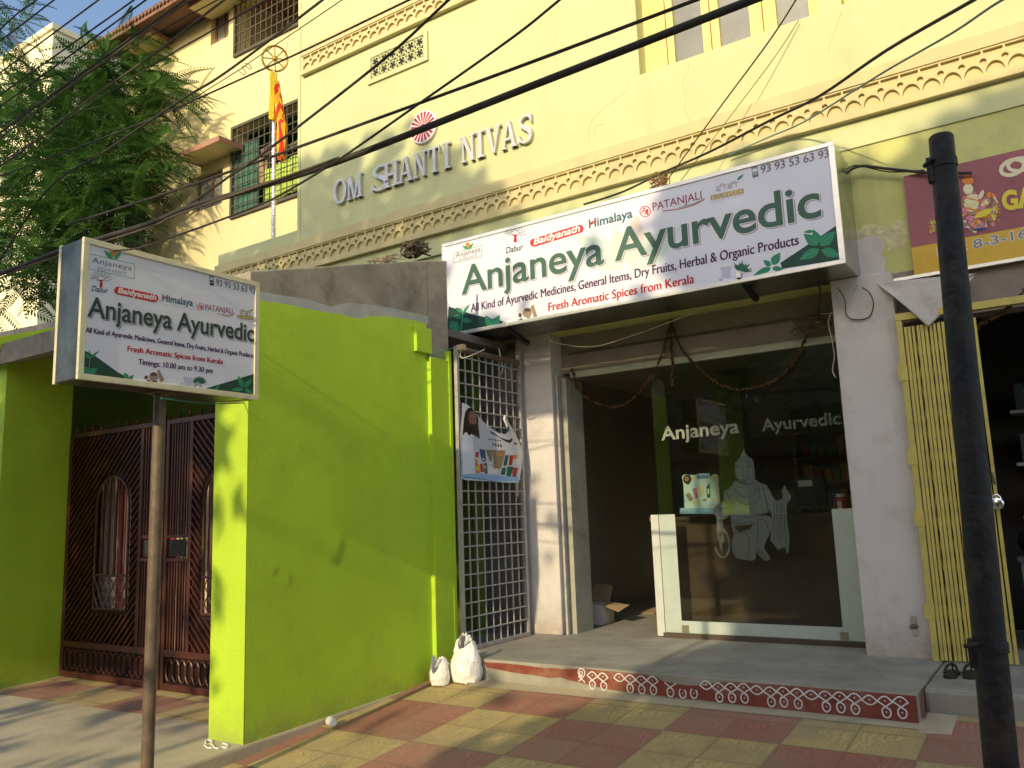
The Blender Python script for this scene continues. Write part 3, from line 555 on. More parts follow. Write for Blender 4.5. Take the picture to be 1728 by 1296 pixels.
# letters of the house name, each one a casting of its own
hn = thing('house_name', 'silver raised serif letters spelling the house name on the upper wall', 'wall lettering', (-6.3, YF, 5.6))
def slab(name):
    """strokes of a serif capital in a unit box (0..w, 0..1)"""
    S = lambda x0, x1, z: [(x0, z), (x1, z), (x1, z+.07), (x0, z+.07)]
    if name == 'I': return .42, [[(.12, 0), (.30, 0), (.30, 1), (.12, 1)], S(0, .42, 0), S(0, .42, .93)]
    if name == 'H': return .86, [[(.1, 0), (.27, 0), (.27, 1), (.1, 1)], [(.59, 0), (.76, 0), (.76, 1), (.59, 1)], [(.2, .45), (.66, .45), (.66, .55), (.2, .55)], S(0, .37, 0), S(0, .37, .93), S(.49, .86, 0), S(.49, .86, .93)]
    if name == 'N': return .86, [[(.1, 0), (.2, 0), (.2, 1), (.1, 1)], [(.64, 0), (.75, 0), (.75, 1), (.64, 1)], [(.06, 1), (.25, 1), (.78, 0), (.60, 0)], S(0, .3, 0), S(0, .2, .93), S(.54, .86, .93)]
    if name == 'M': return 1.0, [[(.08, 0), (.18, 0), (.18, 1), (.08, 1)], [(.76, 0), (.92, 0), (.92, 1), (.76, 1)], [(.06, 1), (.26, 1), (.56, 0), (.44, 0)], [(.78, 1), (.92, 1), (.56, 0), (.47, 0)], S(0, .27, 0), S(0, .2, .93), S(.67, 1.0, 0), S(.80, 1.0, .93)]
    if name == 'A': return .9, [[(.06, 0), (.16, 0), (.48, 1), (.40, 1)], [(.64, 0), (.84, 0), (.54, 1), (.40, 1)], [(.22, .30), (.68, .30), (.66, .38), (.24, .38)], S(0, .26, 0), S(.54, .9, 0)]
    if name == 'V': return .88, [[(.05, 1), (.25, 1), (.50, 0), (.40, 0)], [(.72, 1), (.82, 1), (.50, 0), (.42, 0)], S(0, .36, .93), S(.62, .88, .93)]
    if name == 'T': return .8, [[(.31, 0), (.49, 0), (.49, 1), (.31, 1)], [(.02, .92), (.78, .92), (.78, 1), (.02, 1)], [(0, .70), (.05, .70), (.10, .94), (.01, .96)], [(.80, .70), (.75, .70), (.70, .94), (.79, .96)], S(.2, .6, 0)]
    if name == 'O':
        out = []; N = 28
        for i in range(N):
            a, b_ = 2*math.pi*i/N, 2*math.pi*(i+1)/N
            out.append([(.43+.43*math.cos(a), .5+.52*math.sin(a)), (.43+.43*math.cos(b_), .5+.52*math.sin(b_)), (.43+.25*math.cos(b_), .5+.43*math.sin(b_)), (.43+.25*math.cos(a), .5+.43*math.sin(a))])
        return .86, out
    if name == 'S':
        c = bez([(.60, .80, 0), (.50, .94, 0), (.32, .97, 0), (.14, .88, 0), (.12, .70, 0), (.30, .56, 0), (.48, .44, 0), (.56, .28, 0), (.48, .09, 0), (.30, .03, 0), (.12, .08, 0), (.04, .24, 0)], 3); out = []
        for i in range(len(c)-1):
            t = i/(len(c)-1); wd = .085+.10*math.exp(-((t-.52)/.16)**2); p, q = c[i], c[i+1]; d = (q-p).normalized(); nx, ny = -d.y*wd/2, d.x*wd/2
            out.append([(p.x+nx-d.x*.01, p.y+ny-d.y*.01), (q.x+nx+d.x*.01, q.y+ny+d.y*.01), (q.x-nx+d.x*.01, q.y-ny+d.y*.01), (p.x-nx-d.x*.01, p.y-ny-d.y*.01)])
        out += [[(.57, .70), (.63, .70), (.63, .98), (.59, .98)], [(.0, .02), (.05, .02), (.07, .30), (.01, .30)]]
        return .66, out
lx = [('O', 568, 612), ('M', 590, 615), ('S', 632, 660), ('H', 651, 677), ('A', 677, 700), ('N', 702, 724), ('T', 727, 747), ('I', 752, 764), ('N', 782, 806), ('I', 808, 821), ('V', 824, 850), ('A', 850, 876), ('S', 879, 903)]
base0 = at_y(570, 345, YF); base1 = at_y(905, 238, YF); zb_ = 5.49; ct = 5.825
for ch, xa, xb in lx:
    if ch == 'O': xa, xb = 567, 589
    ya = 345-(xa-568)*.318; pa = at_y(xa, ya, YF); pb = at_y(xb, ya-(xb-xa)*.318, YF); wd, st = slab(ch)
    sxx = (pb[0]-pa[0])/wd; mb = MB()
    for j, s_ in enumerate(st):
        mb.prism([(pa[0]+x*sxx, zb_+z*(ct-zb_)) for x, z in s_], lambda a, b, d: (a, YF-d, b), .004, .052+.0008*(j % 7))
    mb.build('letter', silver, hn)
pt = at_y(717, 216, YF); em = thing('wall_medallion', 'round crimson and white rayed medallion above the house name letters', 'emblem', (pt[0], YF, pt[2]))
MB().lathe((pt[0], YF-.04, pt[2]), [(.215, .039), (.215, 0), (.205, -.004), (.05, -.004)], 40, 'y').build('disc', whitep, em, smooth=True)
mb = MB()
for j in range(19):
    a0 = 2*math.pi*j/19; da = .105
    mb.poly([(pt[0]+.052*math.cos(a0-da), pt[2]+.052*math.sin(a0-da)), (pt[0]+.195*math.cos(a0-da), pt[2]+.195*math.sin(a0-da)), (pt[0]+.199*math.cos(a0), pt[2]+.199*math.sin(a0)), (pt[0]+.195*math.cos(a0+da), pt[2]+.195*math.sin(a0+da)), (pt[0]+.052*math.cos(a0+da), pt[2]+.052*math.sin(a0+da))], lambda a, b, d: (a, YF-.04-d, b), .0065)
mb.poly(ell(pt[0], pt[2], .042, n=20), lambda a, b, d: (a, YF-.04-d, b), .007); mb.build('ray', crimson, em, recalc=False)

# ================================================================== the long light-box sign over the shop
S = lambda x, y: (740+x*.4051, 220+y*.4051)          # from an enlargement of the photograph
def fcol(pl, e, m, name, parent, items, conv, **k): return art(parent, pl, name, m, items, e, conv, **k)
YS = 7.10; PS = PL('y', YS)
bx0, bx1, bz0, bz1 = -5.555, -1.332, 3.222, 4.288
sg = thing('shop_sign', 'long white light box sign with large green lettering over the shop front', 'shop sign', ((bx0+bx1)/2, YS, bz0))
MB().box((bx0, YS+.012, bz0), (bx1, YF-.002, bz1)).build('box', signmetal, sg, bevel=.006)
mb = MB(); t = .035
mb.box((bx0-.004, YS-.012, bz0-.004), (bx1+.004, YS+.0119, bz0+t)); mb.box((bx0-.004, YS-.012, bz1-t), (bx1+.004, YS+.0119, bz1+.004))
mb.box((bx0-.004, YS-.012, bz0+t), (bx0+t, YS+.0119, bz1-t)); mb.box((bx1-t-.01, YS-.012, bz0+t), (bx1+.004, YS+.0119, bz1-t)); mb.build('frame', trim, sg, bevel=.003)
MB().add([PS.to3(bx0+.02, bz0+.02, 0), PS.to3(bx1-.02, bz0+.02, 0), PS.to3(bx1-.02, bz1-.02, 0), PS.to3(bx0+.02, bz1-.02, 0)], [(0, 1, 2, 3)]).build('face_panel', vinyl, sg, recalc=False)
def watermark():
    a = [leafshape(770, 580, 560, 430, 60), leafshape(790, 580, 1010, 400, 66), leafshape(770, 560, 640, 440, 40)]
    art(sg, PS, 'leaf_watermark', P_pale, a, .0006, S); art(sg, PS, 'flame_watermark', P_peach, [leafshape(790, 560, 830, 350, 62), leafshape(760, 560, 740, 400, 40)], .0009, S)
watermark()
for q_ in ([(42, 733), (140, 766), (240, 788), (300, 803), (34, 858)], [(1667, 390), (1691, 536), (1432, 577), (1424, 552)]): art(sg, PS, 'green_corner', P_wedge, [q_], .0010, S)
text(sg, PS, 'headline', P_grey, 'Anjaneya Ayurvedic', (100, 683), (1592, 356), (100, 570), .0012, S, off=.024, shift=(.012, -.012), space=.98)
text(sg, PS, 'headline', whitep, 'Anjaneya Ayurvedic', (100, 683), (1592, 356), (100, 570), .0018, S, off=.028, space=.98)
text(sg, PS, 'headline', P_green, 'Anjaneya Ayurvedic', (100, 683), (1592, 356), (100, 570), .0024, S, off=.016, space=.98)
text(sg, PS, 'tagline', P_purple, 'All Kind of Ayurvedic Medicines, General Items, Dry Fruits, Herbal & Organic Products', (135, 757), (1500, 476), (135, 724), .0022, S, bold=.0055)
text(sg, PS, 'spice_line', P_red, 'Fresh Aromatic Spices from Kerala', (458, 754), (1064, 636), (458, 720), .0022, S, bold=.006)
text(sg, PS, 'phone_number', P_greyd, '93 93 53 63 93', (1343, 181), (1626, 112), (1343, 148), .0022, S, bold=.006)
PH = lambda x, y, w_, h_, sk: [[(x, y), (x+w_, y+sk*w_), (x+w_, y+h_+sk*w_), (x, y+h_)]]
art(sg, PS, 'phone_icon', P_greyd, [[(1303, 157), (1328, 150), (1334, 192), (1309, 199)]], .0016, S); art(sg, PS, 'phone_screen', P_pale, [[(1307, 162), (1326, 157), (1328, 171), (1309, 176)], [(1311, 181), (1315, 180), (1316, 184), (1312, 185)], [(1318, 179), (1322, 178), (1323, 182), (1319, 183)], [(1324, 177), (1328, 176), (1329, 180), (1325, 181)]], .0022, S)
def logos(par, pl, cv, c):
    """the row of supplier logos; c maps names to photo points"""
    g_ = c['tree']; rr = random.Random(3)
    art(par, pl, 'logo_tree_leaves', P_green, [leafshape(g_[0]+math.cos(a)*q, g_[1]-g_[2]*.25-abs(math.sin(a))*q*1.0, g_[0]+math.cos(a)*(q+g_[2]*.22), g_[1]-g_[2]*.25-abs(math.sin(a))*(q+g_[2]*.22), g_[2]*.055, 3) for q in (g_[2]*.45, g_[2]*.7, g_[2]*.95) for a in [math.pi*(k+rr.random()*.6)/11 for k in range(11)]], .0014, cv)
    x, y, r_ = g_
    art(par, pl, 'logo_tree_trunk', P_red, [[(x-r_*.18, y+r_*.45), (x-r_*.12, y-r_*.1), (x+r_*.12, y-r_*.1), (x+r_*.18, y+r_*.45)], stroke([(x, y-r_*.1), (x-r_*.35, y-r_*.4)], r_*.09)[0], stroke([(x, y-r_*.1), (x+r_*.35, y-r_*.4)], r_*.09)[0], ell(x, y-r_*.25, r_*.13)], .0018, cv)
    text(par, pl, 'logo_lettering', P_black, 'Dabur', *c['dabur'], .0022, cv, shear=.25, off=.008)
    a, b = c['pill']; dx, dy = b[0]-a[0], b[1]-a[1]; L = math.hypot(dx, dy); nx, ny = -dy/L, dx/L; h = c['pillh']
    cap_ = []
    for s_, (ox, oy) in ((1, b), (-1, a)):
        for q in range(0, 181, 15):
            an = R(q-90) if s_ > 0 else R(q+90); ex, ey = math.cos(an)*h, math.sin(an)*h
            cap_.append((ox+dx/L*ex+nx*ey, oy+dy/L*ex+ny*ey))
    art(par, pl, 'logo_pill', flat('print_bright_red', (.62, .035, .045)), [cap_], .0014, cv)
    text(par, pl, 'logo_lettering', whitep, 'Baidyanath', *c['baid'], .0022, cv, shear=.2, off=.028)
    text(par, pl, 'logo_lettering', P_teal, 'Himalaya', *c['him'], .0018, cv, off=.022)
    art(par, pl, 'logo_bars', flat('print_bright_red', (.62, .035, .045)), [s_ for l in c['bars'] for s_ in stroke(l[:2], l[2])], .0024, cv)
    text(par, pl, 'logo_lettering', P_lil, 'WELLNESS SINCE 1930', *c['well'], .0018, cv, space=1.2)
    x, y, r_ = c['pat']
    art(par, pl, 'logo_emblem', flat('print_bright_red', (.62, .035, .045)), [s_ for s_ in stroke(ell(x, y, r_, r_, 0, 16)+[(x+r_, y)], r_*.16)]+[s_ for s_ in stroke(ell(x-r_*.25, y+r_*.2, r_*.4, r_*.4, 0, 10, -200, 60), r_*.18)]+[ell(x+r_*.35, y-r_*.1, r_*.25, r_*.4)]+[ell(x-r_*.2, y-r_*.55, r_*.2), ell(x+r_*.45, y+r_*.45, r_*.2)], .0018, cv)
    text(par, pl, 'logo_lettering', P_crim, 'PATANJALI', *c['patt'], .0018, cv, off=.004)
    art(par, pl, 'logo_swoosh', P_red, stroke([(q.x, q.y) for q in bez([(a_, b_, 0) for a_, b_ in c['swoosh']], 4)], c['sw']), .0018, cv); art(par, pl, 'logo_swoosh', P_logo, stroke([(q.x, q.y-c['sw']*1.6) for q in bez([(a_, b_, 0) for a_, b_ in c['swoosh'][1:]], 4)], c['sw']*.7), .0016, cv)
    art(par, pl, 'logo_band', P_gold, [c['band']], .0014, cv)
    text(par, pl, 'logo_lettering', P_cream, 'AYURVEDA', *c['ayu'], .0022, cv, space=1.2, off=.01); text(par, pl, 'logo_lettering', P_grey, 'effective herbs', *c['eff'], .0018, cv, shear=.3, space=1.3)
    # the two-syllable word above the band, in drawn strokes
    (ox, oy), (ex, ey) = c['deva']; hh = c['devah']; st = []
    def D(u, v_): return (ox+(ex-ox)*u, oy+(ey-oy)*u-hh*v_)
    for o in (0, .5):
        for l in ([(o+.02, .78), (o+.47, .78)], [(o+.20, .78), (o+.20, 0)], [(o+.40, .78), (o+.40, 0)], [(o+.20, .78), (o+.22, 1.05), (o+.32, 1.12), (o+.40, .80)], [(o+.05, .70), (o+.12, .55), (o+.06, .38), (o+.15, .30), (o+.20, .42)], [(o+.06, .38), (o+.02, .24), (o+.09, .10)], [(o+.20, .16), (o+.12, .06)]):
            st += stroke([D(*q) for q in l], c['devaw'])
    art(par, pl, 'logo_lettering', c.get('devam', P_gold), st, .0018, cv); art(par, pl, 'logo_leaf', P_leaf, [leafshape(*c['sleaf'])], .0018, cv)
    # the house logo: box, two leaves and a flame over two words
    art(par, pl, 'logo_outline', P_logo, stroke(c['lbox']+[c['lbox'][0]], c['lw']), .0014, cv)
    text(par, pl, 'logo_lettering', P_greyd, 'Anjaneya', *c['anj'], .0018, cv, space=1.05, off=.004); text(par, pl, 'logo_lettering', P_greyd, 'AYURVEDIC', *c['ayv'], .0018, cv, space=1.3)
    art(par, pl, 'logo_flame', P_orange, [c['flame']], .0016, cv); art(par, pl, 'logo_leaf', P_logo, [leafshape(*q) for q in c['lleaf']], .0020, cv)
logos(sg, PS, S, dict(tree=(320, 448, 40), dabur=((281, 513), (353, 497), (281, 488)), pill=((398, 468), (588, 410)), pillh=17, baid=((398, 477), (590, 419), (398, 450)),
    him=((628, 407), (808, 362), (628, 372)), bars=[((630, 386), (658, 372), 3.2), ((630, 395), (658, 381), 3.2)], well=((634, 424), (808, 381), (634, 417)),
    pat=(861, 338, 22), patt=((893, 335), (1097, 285), (893, 303)), swoosh=[(935, 336), (1000, 328), (1065, 310), (1108, 288)], sw=3.5,
    band=[(1133, 272), (1270, 241), (1272, 262), (1135, 292)], ayu=((1138, 290), (1268, 259), (1138, 275)), eff=((1136, 303), (1270, 272), (1136, 296)), deva=((1154, 258), (1250, 236)), devah=26, devaw=3.2, devam=P_grey, sleaf=(1244, 208, 1272, 182, 6),
    lbox=[(65, 511), (181, 479), (180, 526), (63, 552)], lw=1.6, anj=((72, 531), (176, 504), (72, 510)), ayv=((85, 544), (160, 526), (85, 535)), flame=ell(122, 478, 11, 11, 0, 14), lleaf=[(122, 497, 98, 478, 6), (124, 497, 147, 468, 6), (123, 497, 112, 480, 4)]))
# plants and mortars printed along the bottom
art(sg, PS, 'printed_plant', P_leaf, [leafshape(45, 820, 84, 800, 20), leafshape(60, 842, 88, 812, 14), leafshape(100, 758, 70, 738, 9), leafshape(100, 765, 132, 722, 6), leafshape(98, 790, 140, 795, 12), leafshape(96, 780, 62, 772, 11), leafshape(222, 818, 196, 770, 18), leafshape(226, 818, 256, 768, 17), leafshape(225, 818, 238, 800, 9)], .0016, S)
art(sg, PS, 'printed_stem', P_leafl, [q for q in stroke([(88, 852), (96, 815), (101, 770), (98, 745)], 4)]+stroke([(45, 822), (80, 803)], 1.5)+stroke([(225, 818), (200, 780)], 1.5)+stroke([(226, 818), (250, 778)], 1.5), .0022, S)
art(sg, PS, 'printed_plant', P_leaf, [leafshape(1580, 478, 1520, 430, 24), leafshape(1562, 420, 1520, 424, 8), leafshape(1590, 480, 1655, 420, 26), leafshape(1585, 495, 1502, 540, 22), leafshape(1596, 498, 1680, 525, 22), leafshape(1585, 470, 1560, 412, 20),
    leafshape(1390, 560, 1424, 508, 20), leafshape(1385, 565, 1352, 540, 13), leafshape(1390, 575, 1438, 578, 12), leafshape(1380, 570, 1310, 606, 12), leafshape(1384, 572, 1345, 598, 10)], .0016, S)
art(sg, PS, 'printed_vein', P_leafl, stroke([(1580, 478), (1530, 435)], 1.6)+stroke([(1590, 480), (1648, 426)], 1.6)+stroke([(1585, 495), (1512, 535)], 1.6)+stroke([(1596, 498), (1670, 521)], 1.6)+stroke([(1390, 560), (1420, 514)], 1.4), .0022, S)
art(sg, PS, 'printed_mortar', P_tan, [ell(370, 760, 19, 21), [(384, 735), (396, 725), (412, 775), (398, 782)]], .0016, S); art(sg, PS, 'printed_mortar', P_brown, [ell(372, 748, 15, 8), ell(340, 770, 7, 9), ell(345, 788, 6, 6), ell(382, 786, 14, 6), ell(336, 792, 5, 5)], .0020, S)
art(sg, PS, 'printed_mortar', P_lil, [[(1172, 572), (1222, 566), (1214, 604), (1186, 608)], ell(1198, 608, 22, 7), ell(1176, 622, 8, 8)], .0016, S)
art(sg, PS, 'printed_herb', P_leafd, [leafshape(1262, 586, 1262+math.cos(a)*r_, 576+math.sin(a)*r_*.8, 6, 4) for a, r_ in [(R(q), 30+8*(k % 3)) for k, q in enumerate(range(-170, 20, 17))]], .0018, S); art(sg, PS, 'printed_herb', P_grey, [ell(1252, 592, 8), ell(1246, 606, 8), ell(1300, 580, 6), ell(1262, 600, 6)], .0022, S)
# lamp arms under the sign
for p0, p1 in (((853, 551), (887, 579)), ((1247, 468), (1278, 500))):
    a = at_y(*p0, YS-.01); b = at_y(*p1, 7.45); b = (a[0]+.02, 7.48, a[2]-.12)
    mb = MB().tube([a, b], [.022, .034], 10); o = mb.build('lamp_arm', mat('black_fitting', (.02, .02, .02), .45), sg, smooth=True)
    MB().box((a[0]-.02, YS-.03, a[2]-.005), (a[0]+.02, YS+.02, a[2]+.05)).build('clip', trim, o)

# ================================================================== light-box sign on a pole
XP = -4.65; PP = PL('x', XP); Z5 = lambda x, y: (x*.25, 324+y*.25)
c_tl, c_bl, c_br, c_tr = [at_x(*k, XP) for k in ((142, 403), (127, 641), (431, 672), (438, 477))]
y0, y1 = 2.537, 3.81; z0, z1 = 2.115, 2.955
ps = thing('pole_sign', 'small light box sign on a slim rusty pole before the lime gateway', 'pole sign', (XP-.13, 3.1, gz(3.1)))
MB().box((XP-.255, y0, z0), (XP-.012, y1, z1)).build('box', metal, ps, bevel=.005)
mb = MB(); t = .032
mb.box((XP-.0119, y0-.004, z0-.004), (XP+.012, y1+.004, z0+t)); mb.box((XP-.0119, y0-.004, z1-t), (XP+.012, y1+.004, z1+.004)); mb.box((XP-.0119, y0-.004, z0+t), (XP+.012, y0+t, z1-t)); mb.box((XP-.0119, y1-t, z0+t), (XP+.012, y1+.004, z1-t))
mb.box((XP-.262, y0-.005, z0-.005), (XP-.235, y0+.02, z1+.005)); mb.build('frame', trimw, ps, bevel=.003)
MB().add([(XP, y0+.02, z0+.02), (XP, y1-.02, z0+.02), (XP, y1-.02, z1-.02), (XP, y0+.02, z1-.02)], [(0, 1, 2, 3)]).build('face_panel', vinyl, ps, recalc=False)
pa = at_x(270, 676, XP-.13); pb = at_x(248, 1290, XP-.13)
MB().tube([(XP-.13, pa[1], z0+.02), (XP-.13, pb[1]+.0, -.6)], .038, 16).build('pole', rustpole, ps, smooth=True)
MB().box((XP-.2, pa[1]-.07, z0-.012), (XP-.06, pa[1]+.07, z0-.0005)).build('bracket', rustpole, ps)
for q_ in ([(549, 1060), (640, 1105), (800, 1220), (940, 1288), (545, 1246)], [(1712, 1228), (1712, 1370), (1350, 1337), (1560, 1275)]): art(ps, PP, 'green_corner', P_wedge, [q_], .0010, Z5)
kw = ('Anjaneya Ayurvedic', (592, 838), (1712, 1010), (592, 705))
text(ps, PP, 'headline', P_grey, *kw, .0012, Z5, off=.026, shift=(.010, -.008), space=.98)
text(ps, PP, 'headline', whitep, *kw, .0018, Z5, off=.030, space=.98)
text(ps, PP, 'headline', P_bottle, *kw, .0024, Z5, off=.020, space=.98)
text(ps, PP, 'tagline', P_purple, 'All Kind of Ayurvedic Medicines, General Items, Dry Fruits, Herbal & Organic Products', (576, 947), (1708, 1119), (576, 912), .0020, Z5, bold=.003)
text(ps, PP, 'spice_line', P_red, 'Fresh Aromatic Spices from Kerala', (858, 1075), (1502, 1163), (858, 1038), .0020, Z5, bold=.004)
text(ps, PP, 'opening_hours', P_purple, 'Timings: 10.00 am to 9.30 pm', (932, 1163), (1433, 1224), (932, 1126), .0020, Z5, bold=.003)
text(ps, PP, 'phone_number', P_greyd, '93 93 53 63 93', (1456, 632), (1718, 689), (1456, 588), .0020, Z5, bold=.004)
art(ps, PP, 'phone_icon', P_black, [[(1413, 566), (1441, 571), (1444, 633), (1416, 630)]], .0016, Z5); art(ps, PP, 'phone_screen', P_pale, [[(1417, 574), (1438, 578), (1439, 597), (1418, 594)], [(1420, 606), (1426, 607), (1426, 613), (1420, 612)], [(1432, 608), (1438, 609), (1438, 615), (1432, 614)]], .0022, Z5)
logos(ps, PP, Z5, dict(tree=(682, 614, 62), dabur=((617, 668), (728, 684), (617, 630)), pill=((797, 665), (1042, 718)), pillh=27, baid=((796, 680), (1052, 730), (796, 644)),
    him=((1095, 735), (1300, 770), (1095, 690)), bars=[((1096, 708), (1134, 704), 4.5), ((1096, 720), (1134, 716), 4.5)], well=((1098, 760), (1298, 794), (1098, 752)),
    pat=(1352, 775, 23), patt=((1385, 797), (1568, 823), (1385, 757)), swoosh=[(1470, 820), (1520, 836), (1560, 836), (1582, 820)], sw=4,
    band=[(1600, 829), (1708, 842), (1708, 866), (1600, 852)], ayu=((1604, 849), (1704, 862), (1604, 836)), eff=((1602, 864), (1708, 878), (1602, 858)), deva=((1618, 828), (1692, 838)), devah=34, devaw=3.4, sleaf=(1688, 806, 1712, 790, 6),
    lbox=[(601, 416), (907, 487), (905, 585), (598, 519)], lw=3, anj=((620, 475), (888, 532), (620, 438)), ayv=((655, 522), (852, 562), (655, 502)), flame=[(735, 396), (792, 404), (762, 440)], lleaf=[(762, 455, 700, 392, 16), (768, 456, 822, 400, 16)]))
art(ps, PP, 'printed_plant', P_leaf, [leafshape(595, 1225, 550, 1175, 26), leafshape(600, 1225, 655, 1190, 24), leafshape(605, 1120, 570, 1095, 14), leafshape(610, 1120, 672, 1070, 8), leafshape(606, 1100, 602, 1064, 6), leafshape(862, 1262, 838, 1218, 17), leafshape(868, 1265, 905, 1235, 14), leafshape(866, 1268, 905, 1268, 10),
    leafshape(1640, 1320, 1606, 1240, 20), leafshape(1648, 1318, 1700, 1262, 20), leafshape(1642, 1330, 1560, 1335, 16), leafshape(1650, 1332, 1705, 1356, 14), leafshape(1455, 1335, 1480, 1300, 12), leafshape(1450, 1338, 1412, 1335, 10)], .0016, Z5)
art(ps, PP, 'printed_stem', P_leafl, stroke([(596, 1225), (604, 1140), (610, 1110)], 4), .0022, Z5)
art(ps, PP, 'printed_mortar', P_tan, [ell(1036, 1248, 30, 32), [(1058, 1205), (1076, 1200), (1108, 1272), (1084, 1288)]], .0016, Z5); art(ps, PP, 'printed_mortar', P_brown, [ell(1036, 1230, 24, 12), ell(986, 1252, 12, 14), ell(1000, 1278, 12, 10), ell(1040, 1283, 22, 8), ell(976, 1285, 8, 7)], .0020, Z5)
art(ps, PP, 'printed_mortar', P_lil, [[(1236, 1245), (1300, 1256), (1290, 1305), (1252, 1302)], ell(1270, 1304, 26, 8), ell(1226, 1300, 14, 12)], .0016, Z5)
art(ps, PP, 'printed_herb', P_leafd, [leafshape(1345, 1290, 1345+math.cos(R(q))*48, 1280+math.sin(R(q))*40, 8, 4) for q in range(-185, 20, 16)], .0018, Z5); art(ps, PP, 'printed_herb', P_grey, [ell(1330, 1294, 13), ell(1352, 1310, 10), ell(1316, 1308, 9)], .0022, Z5)

# ================================================================== the neighbouring shop: sign, collapsible gate, dark room
Z8 = lambda x, y: (1296+x*.25, 324+y*.25); Z4 = lambda x, y: (1296+x*.25, y*.25)
YN = 7.66; PN = PL('y', YN)
a = at_y(1541, 465, YN); b = at_y(1528, 297, YN); nx0, nz0, nz1 = a[0]+.01, a[2], b[2]
ns = thing('neighbour_sign', 'maroon and yellow shop sign partly hidden behind the black pole', 'shop sign', (nx0+1.6, YN, nz0))
MB().box((nx0, YN+.002, nz0), (nx0+3.2, YF-.002, nz1)).build('face_panel', P_maroon, ns)
zb2 = at_y(1539, 418, YN)[2]
MB().add([PN.to3(nx0, nz0, .001), PN.to3(nx0+3.2, nz0, .001), PN.to3(nx0+3.2, zb2, .001), PN.to3(nx0, zb2, .001)], [(0, 1, 2, 3)]).build('yellow_band', P_yellow, ns, recalc=False)
mb = MB(); mb.box((nx0-.3, YN-.012, nz0-.028), (nx0+3.2, YN+.03, nz0-.001)); mb.build('frame', trim, ns)
text(ns, PN, 'sign_lettering', P_ylw, 'GA', (1594, 122), (1800, 88), (1590, 2), .003, Z8, off=.045)
text(ns, PN, 'sign_lettering', P_maroon, 'GA', (1594, 122), (1800, 88), (1590, 2), .002, Z8, off=.06, shift=(.012, -.012))
text(ns, PN, 'house_number', whitep, 'No: 8-3-167', (1150, 432), (1830, 290), (1150, 375), .002, Z8, off=.05)
text(ns, PN, 'house_number', P_greyd, 'No: 8-3-167', (1150, 432), (1830, 290), (1150, 375), .003, Z8, off=.012)
art(ns, PN, 'printed_bangle', P_cream, [q for q in stroke(ell(1650, 1130, 80, 48, -20, 26)+[ell(1650, 1130, 80, 48, -20, 26)[0]], 26)]+[q for q in stroke(ell(1700, 1110, 80, 42, -10, 26)+[ell(1700, 1110, 80, 42, -10, 26)[0]], 24)], .002, Z4)
# a generic cream and orange seated figure with ornaments
rf = random.Random(9); blobs = {}
for k in range(150):
    a, q_ = rf.uniform(0, 6.283), rf.random()**.6; bx_, by_ = 1415+150*q_*math.cos(a), 125+145*q_*math.sin(a)-.08*150*q_*math.cos(a)
    if by_ < 20 and abs(bx_-1360) > 70: continue
    blobs.setdefault(rf.choice((P_orange, P_orange, P_cream, P_tan, P_pink)), []).append(ell(bx_, by_, rf.uniform(8, 24), rf.uniform(6, 16), rf.uniform(0, 180), 9))
for k in range(40):
    for ox, oy in ((1118, 232), (1530, 140)): blobs.setdefault(rf.choice((P_orange, P_ylw, P_tan)), []).append(ell(ox+rf.gauss(0, 18), oy+rf.gauss(0, 24), rf.uniform(5, 12), rf.uniform(4, 9), rf.uniform(0, 180), 8))
for e_, (m_, l_) in enumerate(blobs.items()): art(ns, PN, 'printed_figure', m_, l_, .002+.0042*0+.0009*e_, Z8)
art(ns, PN, 'printed_figure', P_cream, [ell(1352, -20, 34, 36), ell(1375, 75, 48, 62, 10), ell(1440, 20, 14, 34, 25)], .0062, Z8)
art(ns, PN, 'printed_figure', P_orange, [ell(1350, -75, 40, 26), ell(1345, -100, 20, 22), stroke([(1340, 110), (1420, 130), (1450, 100)], 14)[0]]+stroke([(1330, 40), (1420, 60)], 9), .0066, Z8)
art(ns, PN, 'printed_figure', P_ylw, [ell(1455, 145, 62, 22, -24)]+stroke([(1325, 60), (1365, 110), (1410, 70)], 7), .0070, Z8)
art(ns, PN, 'printed_figure', P_navy, [ell(1430, 252, 46, 9, -8), ell(1340, 250, 18, 5)], .0074, Z8)
nb = thing('neighbour_shop', 'dark open shop room behind the black pole with cluttered shelves', 'shop', (.9, 8, 0))
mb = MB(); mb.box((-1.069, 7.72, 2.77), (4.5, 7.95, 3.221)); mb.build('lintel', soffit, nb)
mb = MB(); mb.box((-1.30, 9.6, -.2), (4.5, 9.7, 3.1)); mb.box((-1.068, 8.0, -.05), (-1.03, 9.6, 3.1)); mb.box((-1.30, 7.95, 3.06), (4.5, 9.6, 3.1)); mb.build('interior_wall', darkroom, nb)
MB().box((2.6, 7.6, -.2), (3.1, 8.4, 3.22)).build('pillar', plaster, nb)
fl = MB(); p2 = [at_z(*k, 0) for k in ((1576, 1162), (1668, 1172))]
fl.hexa([(-.997, 6.46, -.6), (4.5, 6.36, -.6), (4.5, 9.6, -.6), (-.997, 9.6, -.6), (-.997, 6.46, -.004), (4.5, 6.36, -.004), (4.5, 9.6, -.004), (-.997, 9.6, -.004)]); fl.build('shop_step', floorcem, nb, bevel=.03)
mb = MB()
for zq in (1.05, 1.55, 2.05): mb.box((-.4, 9.25, zq), (1.6, 9.59, zq+.03))
mb.build('shelf', greypaint, nb)
MB().box((-.42, 8.3, -.004), (1.2, 8.7, .72)).build('counter', mat('counter_laminate', (.20, .22, .17), .5), nb)
MB().box((-.44, 8.26, .721), (1.22, 8.74, .76)).build('counter_top', mat('counter_top', (.09, .11, .085), .35), nb)
